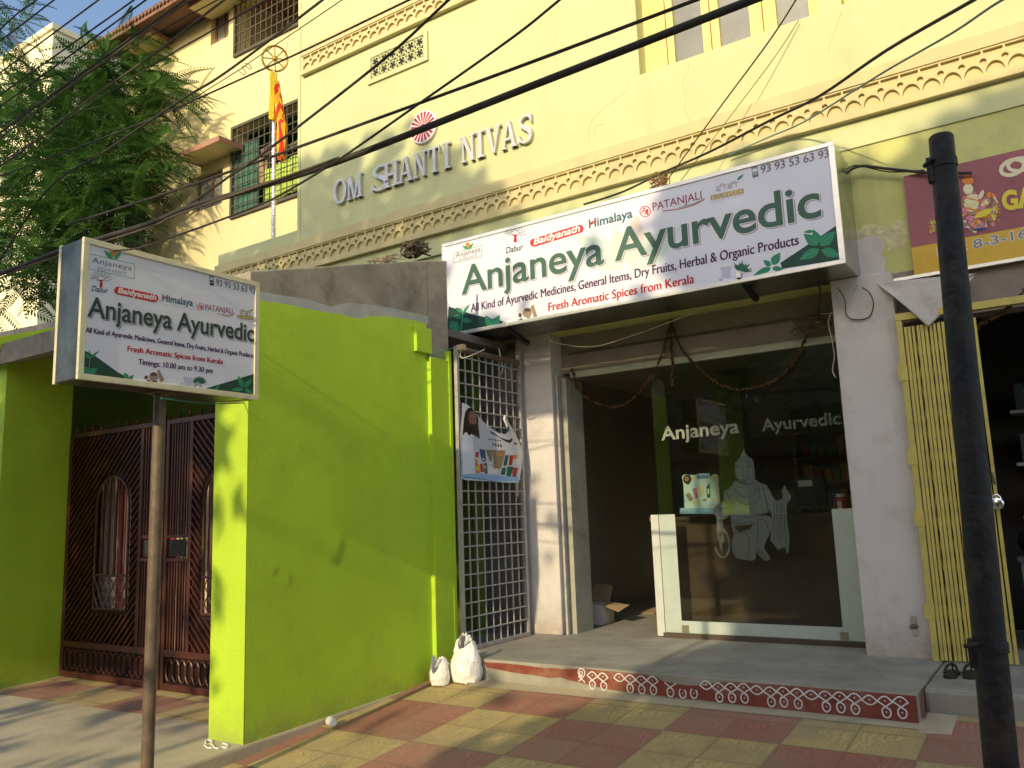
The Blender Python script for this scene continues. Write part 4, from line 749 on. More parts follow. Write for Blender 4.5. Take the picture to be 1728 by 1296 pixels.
for i in range(5):
    o = MB().ball((-.32+.3*i, 8.5, .88), (.12, .13, .12), 8).build('helmet', mat('helmet_'+('dark', 'pale')[i % 2], ((.02, .02, .025), (.35, .34, .33))[i % 2], .35), None, smooth=True)
    tag(o, 'rounded %s object on the counter of the dark neighbouring shop' % ('black', 'pale')[i % 2], 'helmet', 'goods on the neighbouring counter')
for zq in (1.081, 1.581, 2.081):
    x = -.35
    while x < 1.5:
        wd = rnd.uniform(.06, .2); o = MB().box((x, 9.28, zq), (x+wd, 9.45, zq+rnd.uniform(.1, .3))).build('stored_item', mat('stored_%d' % rnd.randint(0, 4), ((.2, .17, .13), (.3, .28, .25), (.10, .05, .04), (.06, .08, .10), (.25, .12, .05))[rnd.randint(0, 4)], .6), None, bevel=.008); tag(o, 'dim goods on the shelves inside the dark neighbouring shop', 'goods', 'goods on the neighbouring shelves'); x += wd+rnd.uniform(.01, .06)
# collapsible gate
cg = thing('collapsible_gate', 'yellow collapsible steel gate folded at the left of the neighbouring shop', 'gate', (-.83, 7.55, 0))
YC = 7.55; zt_ = 2.70
MB().box((-1.066, YC-.02, 0), (-1.020, YC+.04, zt_+.06)).box((-1.066, YC-.025, zt_+.061), (.9, YC+.045, zt_+.12)).build('frame', yellowpaint, cg)
xs_ = [-1.002+.0318*i for i in range(13)]+[-.565+.037*i for i in range(3)]
for i, x in enumerate(xs_):
    x += rnd.uniform(-.0035, .0035); s_ = MB(); wv_ = (.0115 if i < 13 else .014)*rnd.uniform(.85, 1.04)
    s_.box((x-wv_, YC-.012, .005), (x+wv_, YC-.009, zt_)); s_.box((x-wv_, YC-.009, .005), (x-wv_+.003, YC+.012, zt_)); s_.box((x+wv_-.003, YC-.009, .005), (x+wv_, YC+.012, zt_))
    for k in range(8): s_.lathe((x, YC-.012, .10+.355*k), [(.006, 0), (.006, -.004), (.003, -.006)], 8, 'y')
    s_.build('slat', yellowpaint, cg)
br = MB()
for k in range(7):
    za = .10+.355*k
    for i in range(0, 12):
        x = xs_[i]; br.bar((x, YC+.018, za), (xs_[i+1], YC+.018, za+.17), .012, .003, (0, 1, 0)); br.bar((x, YC+.022, za+.355), (xs_[i+1], YC+.022, za+.17), .012, .003, (0, 1, 0))
br.build('lattice_brace', yellowpaint, cg)
MB().box((-1.012, YC+.03, .02), (-.60, YC+.034, zt_)).build('back_panel', mat('gate_gap_brown', (.12, .09, .06), .8), cg)
for zq in (.32, 1.05, 1.55, 2.25): MB().box((-1.09, YC-.028, zq), (-1.015, YC-.0205, zq+.13)).build('hinge', yellowpaint, cg)
hp = at_y(1676, 810, YC-.02); MB().tube([(hp[0], YC-.02, hp[2]+.06), (hp[0]+.005, YC-.03, hp[2]), (hp[0]+.01, YC-.02, hp[2]-.03)], .009, 6).build('hasp', rustpole, cg)
lk = at_y(1683, 850, YC-.06); pk = thing('padlock', 'shiny steel padlock hanging on the yellow collapsible gate', 'padlock', tuple(lk))
MB().lathe((lk[0], YC-.075, lk[2]), [(.036, 0), (.046, .006), (.046, .03), (.036, .036)], 20, 'y').build('body', steel, pk, smooth=True)
MB().tube([(lk[0]+.027*math.cos(R(q)), YC-.057, lk[2]+.035+.035*math.sin(R(q))) for q in range(0, 181, 18)], .006, 8).build('shackle', steel, pk, smooth=True)
MB().ball((lk[0], YC-.0765, lk[2]-.012), (.006, .002, .009), 4).build('keyhole', rubber, pk)
# slippers
for i, (px_, lab) in enumerate((((1606, 1140), 'black rubber slipper, the one nearer the pillar, by the yellow gate'), ((1638, 1141), 'black rubber slipper, the one nearer the black pole, by the yellow gate'))):
    p = at_z(*px_, .0); c = (p[0], p[1]+.0, -.004); sl_ = thing('slipper', lab, 'slipper', c, 'pair of slippers on the step')
    prof = [(-.042, -.10), (-.048, -.03), (-.047, .05), (-.052, .10), (-.035, .145), (0, .155), (.035, .145), (.052, .10), (.042, .04), (.040, -.03), (.040, -.10), (.0, -.125)]
    MB().prism(prof, lambda a, b, d: (c[0]+a, c[1]+b, c[2]+d), 0, .022).build('sole', rubber, sl_, bevel=.005)
    toe = (c[0], c[1]+.085, c[2]+.024)
    MB().tube(bez([(c[0]-.045, c[1]-.01, c[2]+.022), (c[0]-.03, c[1]+.04, c[2]+.06), (toe[0], toe[1]-.01, c[2]+.075), (c[0]+.03, c[1]+.04, c[2]+.06), (c[0]+.043, c[1]-.01, c[2]+.022)], 5), .010, 8).tube(bez([(toe[0], toe[1]-.01, c[2]+.075), (toe[0], toe[1]+.01, c[2]+.04), toe], 4), .006, 6).build('strap', rubber, sl_, smooth=True)
# cloth hanging below the neighbour sign
q0, q1, q2, q3 = [at_y(*k, 7.62) for k in ((1478, 478), (1570, 555), (1648, 462), (1560, 500))]
mb = MB(); n = 14; vs = []; fs = []
for i in range(n+1):
    for j in range(n+1):
        t, s_ = i/n, j/n; top_ = np.array(q0)*(1-t)+np.array(q2)*t; ti = np.array(q1)
        low_ = np.array(q0)*(1-2*t)+ti*2*t if t < .5 else ti*(2-2*t)+np.array(q2)*(2*t-1)
        p = top_*(1-s_)+low_*s_; bl_ = math.sin(math.pi*t)
        vs.append((p[0], 7.60-.09*s_*bl_+.03*math.sin(6*t+3*s_)*s_, p[2]+.012*math.sin(7*t)*s_))
for i in range(n):
    for j in range(n): fs.append((i*(n+1)+j, (i+1)*(n+1)+j, (i+1)*(n+1)+j+1, i*(n+1)+j+1))
o = mb.add(vs, fs).build('hanging_cloth', tarp, None, smooth=True, solid=.004); tag(o, 'pale grey cloth hanging in a point below the maroon sign', 'cloth')
# black pole in front
bp_ = thing('steel_pole', 'thick black painted steel pole with rusty clamps standing at the right', 'pole', (-.3, 3.6, gz(3.6)))
ta = at_y(1588, 232, 3.6); tb = at_y(1690, 1296, 3.6); dd = (tb-ta)/(ta[2]-tb[2]); base = ta+dd*(ta[2]-gz(3.6)+.1)
MB().tube([ta, ta+(base-ta)*.5, base], [.046, .056, .060], 24).build('shaft', blackpaint, bp_, smooth=True)
MB().lathe((ta[0], ta[1], ta[2]-.004), [(.046, 0), (.04, .012), (.034, .004), (.03, -.05)], 20).build('open_end', blackpaint, bp_, smooth=True)
for f_, sd in ((.035, -1), (.62, -1)):
    c = ta+(base-ta)*f_; rr_ = .047 if f_ < .1 else .058; mb = MB().tube([c+np.array([0, 0, -.02]), c+np.array([0, 0, .02])], rr_+.004, 20)
    mb.box((c[0]-rr_-.012, c[1]-.035, c[2]-.075), (c[0]-rr_+.012, c[1]+.0, c[2]+.03)); mb.tube([(c[0]-rr_-.022, c[1]-.02, c[2]), (c[0]-.03, c[1]-rr_-.004, c[2]+.015)], .010, 8)
    mb.build('clamp', blackpaint, bp_, bevel=.004)
# bolt plate on the pillar by the yellow gate
bpx = at_y(1543, 1056, 7.598); sp = thing('latch_plate', 'small rusty latch plate fixed low on the lilac pillar', 'latch', tuple(bpx))
MB().box((bpx[0]-.022, 7.585, bpx[2]+.01), (bpx[0]+.022, 7.5995, bpx[2]+.075)).box((bpx[0]-.02, 7.588, bpx[2]-.075), (bpx[0]+.022, 7.5995, bpx[2]-.02)).build('plate', greypaint, sp, bevel=.003)
MB().tube([(bpx[0]-.03, 7.58, bpx[2]-.005), (bpx[0]+.03, 7.58, bpx[2]-.002)], .012, 8).build('bolt', rustpole, sp)

# ================================================================== lime porch: side wall, pillar, sloping slab
XW = -5.05; PW = PL('x', XW)
gp = thing('lime_porch', 'bright lime green gateway porch with a bare cement slab edge beside the shop', 'porch', (-7, 5.2, LZ(5)))
zt = lambda Y: 3.185+.281*(Y-4.06)
wall = [(4.06, -1.0), (6.20, -1.0), (6.20, zt(6.2)), (4.06, zt(4.06))]
MB().prism(wall, lambda a, b, d: (XW-d, a, b), 0, .38).build('side_wall', cement, gp, bevel=.012, label='side wall of the porch, cement above and lime below')
jl = [at_x(*k, XW) for k in ((422, 503), (440, 508), (463, 511), (490, 515), (520, 522), (545, 526), (575, 531), (600, 537), (613, 538), (622, 534), (650, 534), (680, 538), (700, 541), (712, 545), (722, 548))]
jl = [(p[1], p[2]) for p in jl]; jl[0] = (4.062, jl[0][1])
pp = [at_x(*k, XW) for k in ((422, 489), (440, 492), (470, 498), (500, 502), (520, 506), (540, 512), (560, 518), (575, 513), (590, 511), (640, 516), (680, 524), (722, 534))]
pp = [(p[1], p[2]) for p in pp]; pp[0] = (4.062, pp[0][1])
ye = 6.165
MB().prism([(4.056, -.7), (ye, -.7), (ye, jl[-1][1])]+jl[::-1], lambda a, b, d: (XW+d, a, b), .0005, .006).build('lime_paint', lime, gp)
MB().prism(jl+pp[::-1], lambda a, b, d: (XW+d, a, b), .0005, .003).build('primer_band', primer, gp)
MB().box((XW-.381, 4.052, -.6), (XW+.006, 4.0598, 2.93)).build('pillar_front', lime, gp)
# pilaster, bracket block and end return by the grille
MB().box((-5.1, ye, -.5), (-5.0, 6.44, 2.80)).build('pilaster', lime, gp, bevel=.006)
MB().hexa([(-5.075, 6.2005, 2.801), (XW, 6.2005, 2.801), (XW, 6.52, 2.801), (-5.075, 6.52, 2.801), (-5.075, 6.2005, 3.785), (XW, 6.2005, 3.785), (XW, 6.52, 3.86), (-5.075, 6.52, 3.86)]).build('pilaster', cement, gp, bevel=.01, label='bare cement pilaster top')
MB().box((XW+.0061, 5.97, 2.83), (-5.005, 6.2, 3.08)).build('bracket_block', lime, gp, bevel=.006)
MB().box((-5.06, 6.441, -.1), (-4.99, 6.48, 2.9)).build('gate_reveal', lime, gp)
smm = frost_mat('wall_smudge', (.22, .27, .03), .08)
for k_, (cx_, cy_, rx_, ry_, ro_) in enumerate(((575, 926, 8, 32, 12), (566, 945, 12, 13, 0), (465, 965, 6, 11, 30), (490, 978, 4, 15, 0))):
    for e_ in (1, .72, .45): MB().poly([PW.px(cx_+a_, cy_+b_) for a_, b_ in ell(0, 0, rx_*e_, ry_*e_, ro_, 20)], PW.to3, .0075+.0004*(3-3*e_)).build('smudge', smm, gp, recalc=False)
# slab, left pillar, inner walls
MB().hexa([(-9.4, 4.10, zt(4.1)-.22), (XW-.381, 4.10, zt(4.1)-.22), (XW-.381, 6.2, zt(6.2)-.22), (-9.4, 6.2, zt(6.2)-.22), (-9.4, 4.10, zt(4.1)-.01), (XW-.381, 4.10, zt(4.1)-.01), (XW-.381, 6.2, zt(6.2)-.01), (-9.4, 6.2, zt(6.2)-.01)]).build('slab', cement, gp)
MB().box((-9.3, 4.2, -.6), (-9.05, 4.9, 3.12)).build('pillar', lime, gp, label='lime pillar left of the red gate')
MB().hexa([(-9.42, 4.07, 3.121), (-8.98, 4.07, 3.121), (-8.98, 4.68, 3.33), (-9.42, 4.68, 3.33), (-9.42, 4.07, 3.255), (-8.98, 4.07, 3.255), (-8.98, 4.68, 3.475), (-9.42, 4.68, 3.475)]).build('coping', lime, gp)
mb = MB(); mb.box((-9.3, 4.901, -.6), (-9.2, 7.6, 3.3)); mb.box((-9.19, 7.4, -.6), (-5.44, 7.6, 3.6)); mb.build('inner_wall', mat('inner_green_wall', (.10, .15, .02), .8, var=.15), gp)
# curtain hung behind the gate
mb = MB(); vs = []; fs = []; n = 120
for i in range(n+1):
    x = -9.0+3.4*i/n
    for z in (-.1, 1.0, 2.1): vs.append((x, 5.12+.035*math.sin(i*.9)+.012*math.sin(i*2.3), z))
for i in range(n):
    for j in range(2): fs.append((i*3+j, i*3+3+j, i*3+4+j, i*3+1+j))
cstripe = bpy.data.materials.new('striped_curtain'); cstripe.use_nodes = True
_t = cstripe.node_tree; _b = _t.nodes['Principled BSDF']; _b.inputs['Roughness'].default_value = .9
_w = _t.nodes.new('ShaderNodeTexWave'); _w.bands_direction = 'X'; _w.inputs['Scale'].default_value = 2.3; _w.inputs['Distortion'].default_value = .6; _c = _t.nodes.new('ShaderNodeTexCoord')
_r3 = _t.nodes.new('ShaderNodeValToRGB'); _r3.color_ramp.elements[0].color = (.75, .68, .50, 1); _r3.color_ramp.elements[1].color = (.42, .07, .05, 1); _r3.color_ramp.elements[0].position = .68; _r3.color_ramp.elements[1].position = .80
_t.links.new(_c.outputs['Object'], _w.inputs['Vector']); _t.links.new(_w.outputs['Fac'], _r3.inputs[0]); _t.links.new(_r3.outputs[0], _b.inputs['Base Color'])
o = mb.add(vs, fs).build('curtain', cstripe, None, smooth=True); tag(o, 'cream and red striped curtain hanging behind the red gate', 'curtain')
# the two gate leaves
def gate_leaf(xa, xb, meet, label):
    """xa..xb across, meet = the side where the leaves meet"""
    Y = 4.90; zb, ztp = LZ(4.9)+.015, 2.30; t = thing('gate_leaf', label, 'gate', (xa, Y, zb), 'leaves of the red gate')
    W = xb-xa; f = MB(); s_ = .055
    def X(u): return xa+u if meet > xb-.01 else xb-u          # u runs from the hinge side
    def B(u0, u1, z0_, z1_, y0=-.02, y1=.02): a_, b_ = sorted((X(u0), X(u1))); f.box((a_, Y+y0, z0_), (b_, Y+y1, z1_))
    B(0, s_, zb, ztp); B(W-s_, W-.006, zb, ztp); B(s_, W-s_, zb, zb+.06, -.018, .018); B(s_, W-s_, zb+.30, zb+.36, -.018, .018); B(s_, W-s_, ztp-.05, ztp, -.018, .018)
    uc0 = W-.42; B(uc0, uc0+.05, zb+.36, ztp-.05, -.017, .017)
    B(uc0+.05, W-s_, 1.16, 1.19, -.016, .016); B(uc0+.05, W-s_, .94, .97, -.016, .016)
    f.build('frame', gatered, t, bevel=.004)
    v = MB(); u = uc0+.08
    while u < W-s_-.01: a_ = X(u); v.box((a_-.008, Y-.008, zb+.36), (a_+.008, Y+.008, .94)); v.box((a_-.008, Y-.008, 1.19), (a_+.008, Y+.008, ztp-.05)); u += .042
    v.build('vertical_bars', gatered, t)
    # arched window with bars above and lattice below
    cu = W*.50-.02; hw = .29; za, zs, zk = .80, 1.50, .47
    fr = MB(); arch = [(cu-hw, zk), (cu-hw, zs)]+[(cu-hw*math.cos(R(q)), zs+hw*1.02*math.sin(R(q))) for q in range(15, 180, 15)]+[(cu+hw, zs), (cu+hw, zk)]
    fr.tube([(X(a_), Y-.004, b_) for a_, b_ in arch], .014, 6); fr.tube([(X(cu-hw), Y-.004, za), (X(cu+hw), Y-.004, za)], .014, 6); fr.tube([(X(cu-hw), Y-.004, zk), (X(cu+hw), Y-.004, zk)], .014, 6)
    ao = fr.build('arch_frame', gatered, t, smooth=True)
    ba = MB()
    for k in range(1, 5):
        d = -hw+2*hw*k/5; ba.tube([(X(cu+d), Y-.003, za), (X(cu+d), Y-.003, zs+math.sqrt(max(0, hw*hw-d*d)))], .017, 6)
    ba.build('bar', gatered, ao, smooth=True)
    la = MB()
    for k in range(-5, 12):
        for sgn in (1, -1):
            pts = []
            for q in range(21):
                z_ = zk+(za-zk)*q/20; u_ = cu-hw+k*.1+sgn*(z_-zk)*.62+(0 if sgn > 0 else .1)
                if cu-hw <= u_ <= cu+hw: pts.append((X(u_), Y-.003+sgn*.005, z_))
            if len(pts) > 1: la.tube([pts[0], pts[-1]], .007, 4)
    la.build('lattice', gatered, ao)
    # slanting slats either side of a solid sheet
    sl_ = MB(); wl = uc0-s_
    z0_, z1_ = zb+.36, ztp-.05; zq = z0_-wl
    def clear(u_, z_):
        if abs(u_-cu) > hw+.03: return True
        return not (zk-.03 < z_ < zs or (z_ >= zs and (u_-cu)**2+((z_-zs)/1.02)**2 < (hw+.03)**2))
    while zq < z1_:
        run = []
        for q in range(61):
            u_ = s_+wl*q/60; z_ = zq+(u_-s_)*.95
            if z0_ <= z_ <= z1_ and clear(u_, z_): run.append((u_, z_))
            elif run:
                if len(run) > 1: sl_.bar((X(run[0][0]), Y-.004, run[0][1]), (X(run[-1][0]), Y-.004, run[-1][1]), .014, .022, (0, 1, 0))
                run = []
        if len(run) > 1: sl_.bar((X(run[0][0]), Y-.004, run[0][1]), (X(run[-1][0]), Y-.004, run[-1][1]), .014, .022, (0, 1, 0))
        zq += .082
    sl_.build('slanting_slats', gatered, t)
    hole = [(cu+hw, zk), (cu+hw, zs)]+[(cu+hw*math.cos(R(q)), zs+hw*1.02*math.sin(R(q))) for q in range(15, 180, 15)]+[(cu-hw, zs), (cu-hw, zk)]
    out = [(s_, zb+.36), (uc0, zb+.36), (uc0, z1_), (s_, z1_)]
    tri = tessellate_polygon([[Vector((a_, b_, 0)) for a_, b_ in l] for l in (out, hole)]); MB().add([(X(a_), Y+.016, b_) for a_, b_ in out+hole], [tuple(q) for q in tri]).build('back_sheet', gateback, t, recalc=False)
    rg = MB(); u = s_+.07
    while u < W-s_-.03:
        rg.tube([(X(u+.052*math.cos(R(q))), Y-.004, zb+.18+.10*math.sin(R(q))) for q in range(0, 361, 24)], .009, 5, False); u += .098
    rg.build('ring_frieze', gatered, t)
    MB().add([(X(s_), Y+.014, zb+.06), (X(W-s_), Y+.014, zb+.06), (X(W-s_), Y+.014, zb+.30), (X(s_), Y+.014, zb+.30)], [(0, 1, 2, 3)]).build('kick_sheet', gateback, t, recalc=False)
    u = .1
    while u < W: MB().lathe((X(u), Y, ztp), [(.012, 0), (.018, .02), (.012, .035), (.016, .045), (.002, .075)], 8).build('finial', gatered, t); u += .16
    lb = MB(); a_, b_ = sorted((X(uc0+.09), X(W-s_-.02))); lb.box((a_, Y-.006, .985), (b_, Y+.006, 1.145)); lb.build('lock_plate', rubber, t)
    return t
gate_leaf(-9.03, -7.29, -7.29, 'red iron gate leaf with arched opening left of the rusty pole')
gate_leaf(-7.285, -5.56, -7.285, 'red iron gate leaf with arched opening between the rusty pole and the lime pillar')

# ================================================================== grille gate in the side passage and the cloth banner on it
XG = -4.955; PG = PL('x', XG)
gg = thing('grille_gate', 'grey welded bar grille closing the side passage left of the shop', 'grille', (XG, 7.05, 0))
mb = MB(); mb.box((XG-.02, 6.50, .0), (XG+.02, 6.535, 2.95)); mb.box((XG-.02, 7.63, .0), (XG+.02, 7.668, 3.16)); mb.box((XG-.02, 6.535, .0), (XG+.02, 7.63, .035)); mb.build('frame', greypaint, gg)
MB().tube([(XG+.01, 6.55, 2.925), (XG+.01, 7.63, 2.925)], .03, 10).build('top_pipe', rustpole, gg, smooth=True)
mb = MB()
for i in range(1, 9): y = 6.535+1.095*i/9; mb.tube([(XG, y, .035), (XG, y, 2.93)], .009, 6)
for i in range(1, 22): z = .035+.134*i; mb.tube([(XG+.006, 6.535, z), (XG+.006, 7.63, z)], .008, 6)
mb.build('bar_grid', greypaint, gg, smooth=True)
MB().box((XG-.05, 6.47, -.012), (XG+.05, 7.70, -.0005)).build('sill', rustpole, gg)
pz = thing('side_passage', 'dark side passage behind the grey grille', 'passage', (-5.8, 7.2, 0))
mb = MB(); mb.box((-6.9, 6.3, -.1), (-6.8, 7.72, 3.1)); mb.box((-6.8, 7.69, -.1), (-5.03, 7.718, 3.1)); mb.box((-6.9, 6.25, 3.1), (-5.14, 7.70, 3.18)); mb.build('inner_wall', mat('passage_plaster', (.20, .185, .165), .9, var=.2, scale=2, dirt=(.1, .09, .08), dscale=3), pz)
MB().box((-6.8, 6.4, -.05), (-5.042, 7.69, -.004)).build('passage_floor', floorcem, pz)
bn = thing('cloth_banner', 'torn sagging vinyl banner with a bearded person and products tied to the grille', 'banner', (XG+.03, 7.05, 1.3))
ZB_ = lambda x, y: (760+x*.13889, 660+y*.13889); PBn = PL('x', XG+.035)
outl = [(118, 142), (185, 168), (230, 200), (300, 262), (370, 330), (440, 392), (520, 462), (580, 508), (650, 525), (690, 500), (718, 462), (690, 400), (655, 340), (668, 325), (700, 370), (745, 440), (800, 520), (850, 620), (882, 700), (876, 790), (858, 920), (840, 1060), (825, 1112), (700, 1112), (520, 1098), (330, 1092), (190, 1082), (138, 1060)]
def bulge(a, b, e):
    # the vinyl hangs in shallow folds a few centimetres before the bars
    return (XG+.045+e+.018*math.sin(a*9+b*2.2)+.010*math.sin(b*11+a*5)-.012, a, b)
def banner(polys, e, name, m, par, dens=.05):
    mb = MB()
    for i, p in enumerate(polys):
        q = [PBn.px(*ZB_(*k)) for k in p]
        loops = []
        for (a0, b0), (a1, b1) in zip(q, q[1:]+q[:1]):
            n_ = max(1, int(math.hypot(a1-a0, b1-b0)/dens))
            loops += [(a0+(a1-a0)*k/n_, b0+(b1-b0)*k/n_) for k in range(n_)]
        # inner grid so that the surface follows the folds
        from mathutils.geometry import delaunay_2d_cdt
        A = np.array(loops); inner = []
        if dens < .2:
            xs0, ys0 = A.min(0); xs1, ys1 = A.max(0)
            gx = np.arange(xs0+dens/2, xs1, dens); gy = np.arange(ys0+dens/2, ys1, dens)
            inner = [(x, y) for x in gx for y in gy]
        pts = [Vector(k) for k in loops+inner]; nl = len(loops)
        r_ = delaunay_2d_cdt(pts, [(k, (k+1) % nl) for k in range(nl)], [list(range(nl))], 1, 1e-5)
        mb.add([bulge(k.x, k.y, e+i*2e-5) for k in r_[0]], [tuple(f) for f in r_[2]])
    return mb.build(name, m, par, recalc=False, smooth=True)
body = banner([outl], 0, 'banner_cloth', mat('banner_vinyl', (.66, .68, .70), .45, var=.05), bn)
banner([[(138, 560), (280, 560), (280, 1000), (820, 1040), (826, 1095), (700, 1095), (190, 1066), (142, 1044)]], .0012, 'printed_sky', P_blue, body)
banner([[(175, 500), (240, 540), (270, 560), (275, 720), (278, 1000), (150, 1010), (142, 700), (150, 545)]], .0018, 'printed_robe', flat('print_robe_white', (.72, .75, .80)), body)
banner([[(150, 540), (146, 330), (158, 250), (190, 208), (235, 205), (300, 265), (340, 325), (330, 420), (350, 540), (360, 580), (320, 560), (290, 545), (240, 520), (215, 545), (195, 505), (172, 500)]], .0022, 'printed_hair', P_hair, body)
banner([[(195, 300), (210, 258), (250, 245), (295, 280), (308, 330), (300, 390), (285, 425), (250, 432), (215, 400), (198, 350)]], .0028, 'printed_face', P_skin, body)
banner([ell(235, 340, 12, 7), ell(272, 345, 12, 7), [(225, 400), (258, 408), (290, 400), (285, 430), (240, 440)]], .0034, 'printed_features', P_hair, body, .3)
banner([[(485, 478), (520, 500), (590, 560), (660, 590), (700, 592), (735, 568), (745, 585), (720, 620), (690, 632), (640, 605), (560, 545), (500, 510)], ell(778, 640, 26, 14)]+[[(470+i*24, 575+i*4), (484+i*24, 577+i*4), (484+i*24, 590+i*4), (470+i*24, 588+i*4)] for i in range(6)]+[[(520+i*26, 630+i*5), (532+i*26, 634+i*5), (536+i*26, 668+i*5), (524+i*26, 664+i*5)] for i in range(4)], .002, 'printed_script', P_black, body, .3)
banner([[(355, 700), (440, 712), (452, 850), (395, 858), (372, 800)], ], .002, 'printed_carton', P_navy, body, .3); banner([[(400, 760), (430, 762), (432, 838), (402, 838)]], .0026, 'printed_carton', whitep, body, .3)
banner([[(450, 708), (535, 716), (530, 840), (515, 858), (470, 770)], [(532, 716), (655, 722), (640, 860), (628, 940), (560, 935), (545, 830)], ], .002, 'printed_tube', P_tan, body, .3); banner([[(540, 760), (645, 764), (640, 790), (542, 786)], [(470, 745), (525, 750), (524, 768), (478, 764)], [(550, 900), (630, 905), (628, 938), (560, 933)]], .0026, 'printed_tube', P_orange, body, .3)
banner([[(278, 880), (322, 880), (338, 920), (332, 1000), (282, 996)], [(285, 820), (312, 822), (318, 880), (284, 880)]], .002, 'printed_bottle', P_orange, body, .3); banner([[(283, 915), (330, 917), (330, 960), (284, 958)]], .0026, 'printed_label', P_ylw, body, .3)
banner([[(345, 890), (392, 870), (400, 985), (345, 985)], [(350, 740), (300, 740), (296, 800), (330, 810)], [(700, 780), (740, 790), (735, 900), (700, 905)], [(750, 930), (808, 930), (790, 1040), (746, 1040)]], .002, 'printed_pack', P_red, body, .3)
banner([[(405, 880), (462, 865), (462, 1005), (408, 1000)], [(655, 780), (690, 780), (680, 905), (650, 910)], [(690, 915), (752, 920), (730, 1040), (685, 1030)], [(640, 930), (680, 930), (670, 1020), (630, 1010)]], .002, 'printed_pack', P_leafd, body, .3)
banner([[(470, 900), (500, 850), (530, 900), (540, 940), (598, 950), (596, 1010), (462, 1008), (466, 950)], [(415, 900), (455, 895), (455, 930), (418, 932)], [(775, 830), (832, 822), (822, 890), (778, 894)]], .0026, 'printed_pack', whitep, body, .3)
banner([[(735, 775), (800, 780), (770, 830), (735, 820)]], .0024, 'printed_pack', P_orange, body, .3)
banner([[(150+i*17, 1038+i*2.2), (160+i*17, 1039+i*2.2), (160+i*17, 1052+i*2.2), (150+i*17, 1051+i*2.2)] for i in range(28)], .0024, 'printed_line', P_teal, body, .3)
a_ = PBn.px(*ZB_(676, 330)); MB().tube([(XG+.03, a_[0]-.01, a_[1]+.03), (XG+.015, a_[0], a_[1]), (XG+.035, a_[0]+.015, a_[1]-.09)], [.012, .018, .008], 6).build('tie_knot', whitep, bn, smooth=True)

# ================================================================== glass front of the shop
gd = thing('glass_front', 'frameless glass shop front with frosted strips and an etched kneeling figure', 'glass front', (-2.6, YG, 0))
gx0, gx1 = at_y(1112, 868, YG)[0], -1.578; PGl = PL('y', YG-.006)
MB().box((gx0, YG-.005, .05), (gx1, YG+.005, 2.735)).build('pane', glass, gd)
zf = at_y(1128, 868, YG)[2]; xs1 = at_y(1145, 960, YG)[0]; xs2 = at_y(1413, 960, YG)[0]; zb1 = at_y(1290, 1053, YG)[2]
mb = MB(); e = YG-.0056
mb.add([(gx0, e, .05), (gx1, e, .05), (gx1, e, zb1), (gx0, e, zb1), (gx0, e, zb1+.0005), (xs1, e, zb1+.0005), (xs1, e, zf), (gx0, e, zf), (xs2, e, zb1+.0005), (gx1, e, zb1+.0005), (gx1, e, zf), (xs2, e, zf)], [(0, 1, 2, 3), (4, 5, 6, 7), (8, 9, 10, 11)]); mb.build('frosted_strip', frost, gd, recalc=False)
MB().box((gx0-.085, YG-.02, .012), (gx0-.003, YG+.02, zf)).build('side_post', mat('post_white', (.55, .56, .52), .6), gd)
MB().box((gx0-.02, YG-.03, .0), (gx1, YG+.03, .048)).build('sill_rail', mat('sill_wood', (.08, .06, .045), .6), gd)
for px_ in (1158, 1425): c = at_y(px_, 1067, YG); MB().box((c[0]-.035, YG-.016, .048), (c[0]+.035, YG+.016, .125)).build('clamp', mat('patch_fitting', (.34, .32, .25), .35, metal=.7), gd)
Z3 = lambda x, y: (864+x*.25, 648+y*.25); ZH = lambda x, y: (1130+x*.16975, 740+y*.16975); Z4b = lambda x, y: (1296+x*.25, 648+y*.25)
text(gd, PGl, 'etched_lettering', etchtext, 'Anjaneya', (1012, 380), (1532, 328), (1012, 292), .0012, Z3, off=.02)
text(gd, PGl, 'etched_lettering', frost_mat('etched_lettering_dim', (.20, .22, .17), .5), 'Ayurvedic', (1690, 318), (2220, 268), (1690, 240), .0012, Z3, off=.02)
fig = [[(735, 110), (770, 170), (830, 215), (845, 300), (850, 370), (830, 430), (780, 450), (720, 430), (670, 400), (648, 330), (655, 230), (700, 190)],
       [(650, 420), (720, 440), (790, 450), (850, 400), (890, 440), (960, 460), (1000, 520), (1030, 600), (1010, 720), (900, 760), (830, 850), (620, 880), (605, 760), (640, 640), (560, 640), (535, 570), (550, 510), (580, 520), (600, 490)],
       [(610, 860), (700, 930), (800, 900), (870, 780), (960, 760), (1030, 800), (1035, 880), (990, 960), (940, 1060), (950, 1110), (1000, 1180), (1000, 1205), (940, 1215), (880, 1150), (860, 1110), (855, 1200), (820, 1215), (740, 1205), (660, 1190), (625, 1120), (620, 1030), (640, 950)],
       [(1000, 560), (1060, 620), (1120, 600), (1130, 560), (1110, 520), (1130, 490), (1150, 455), (1158, 495), (1200, 560), (1205, 600), (1160, 660), (1165, 800), (1190, 960), (1185, 1130), (1165, 1140), (1145, 1080), (1110, 1090), (1080, 1110), (1050, 1070), (1000, 1010), (1030, 860), (1010, 720)],
       ell(520, 720, 80, 88), [(470, 770), (525, 790), (530, 900), (545, 1020), (525, 1060), (520, 1140), (500, 1100), (490, 1010), (470, 980)]]
art(gd, PGl, 'etched_figure', etch, fig, .0010, ZH)
art(gd, PGl, 'etched_figure', etch, stroke([(q.x, q.y) for q in bez([(530, 900, 0), (575, 960, 0), (595, 1060, 0), (570, 1160, 0), (520, 1180, 0), (470, 1130, 0), (455, 1085, 0)], 4)], 17), .0016, ZH)
lines_ = []
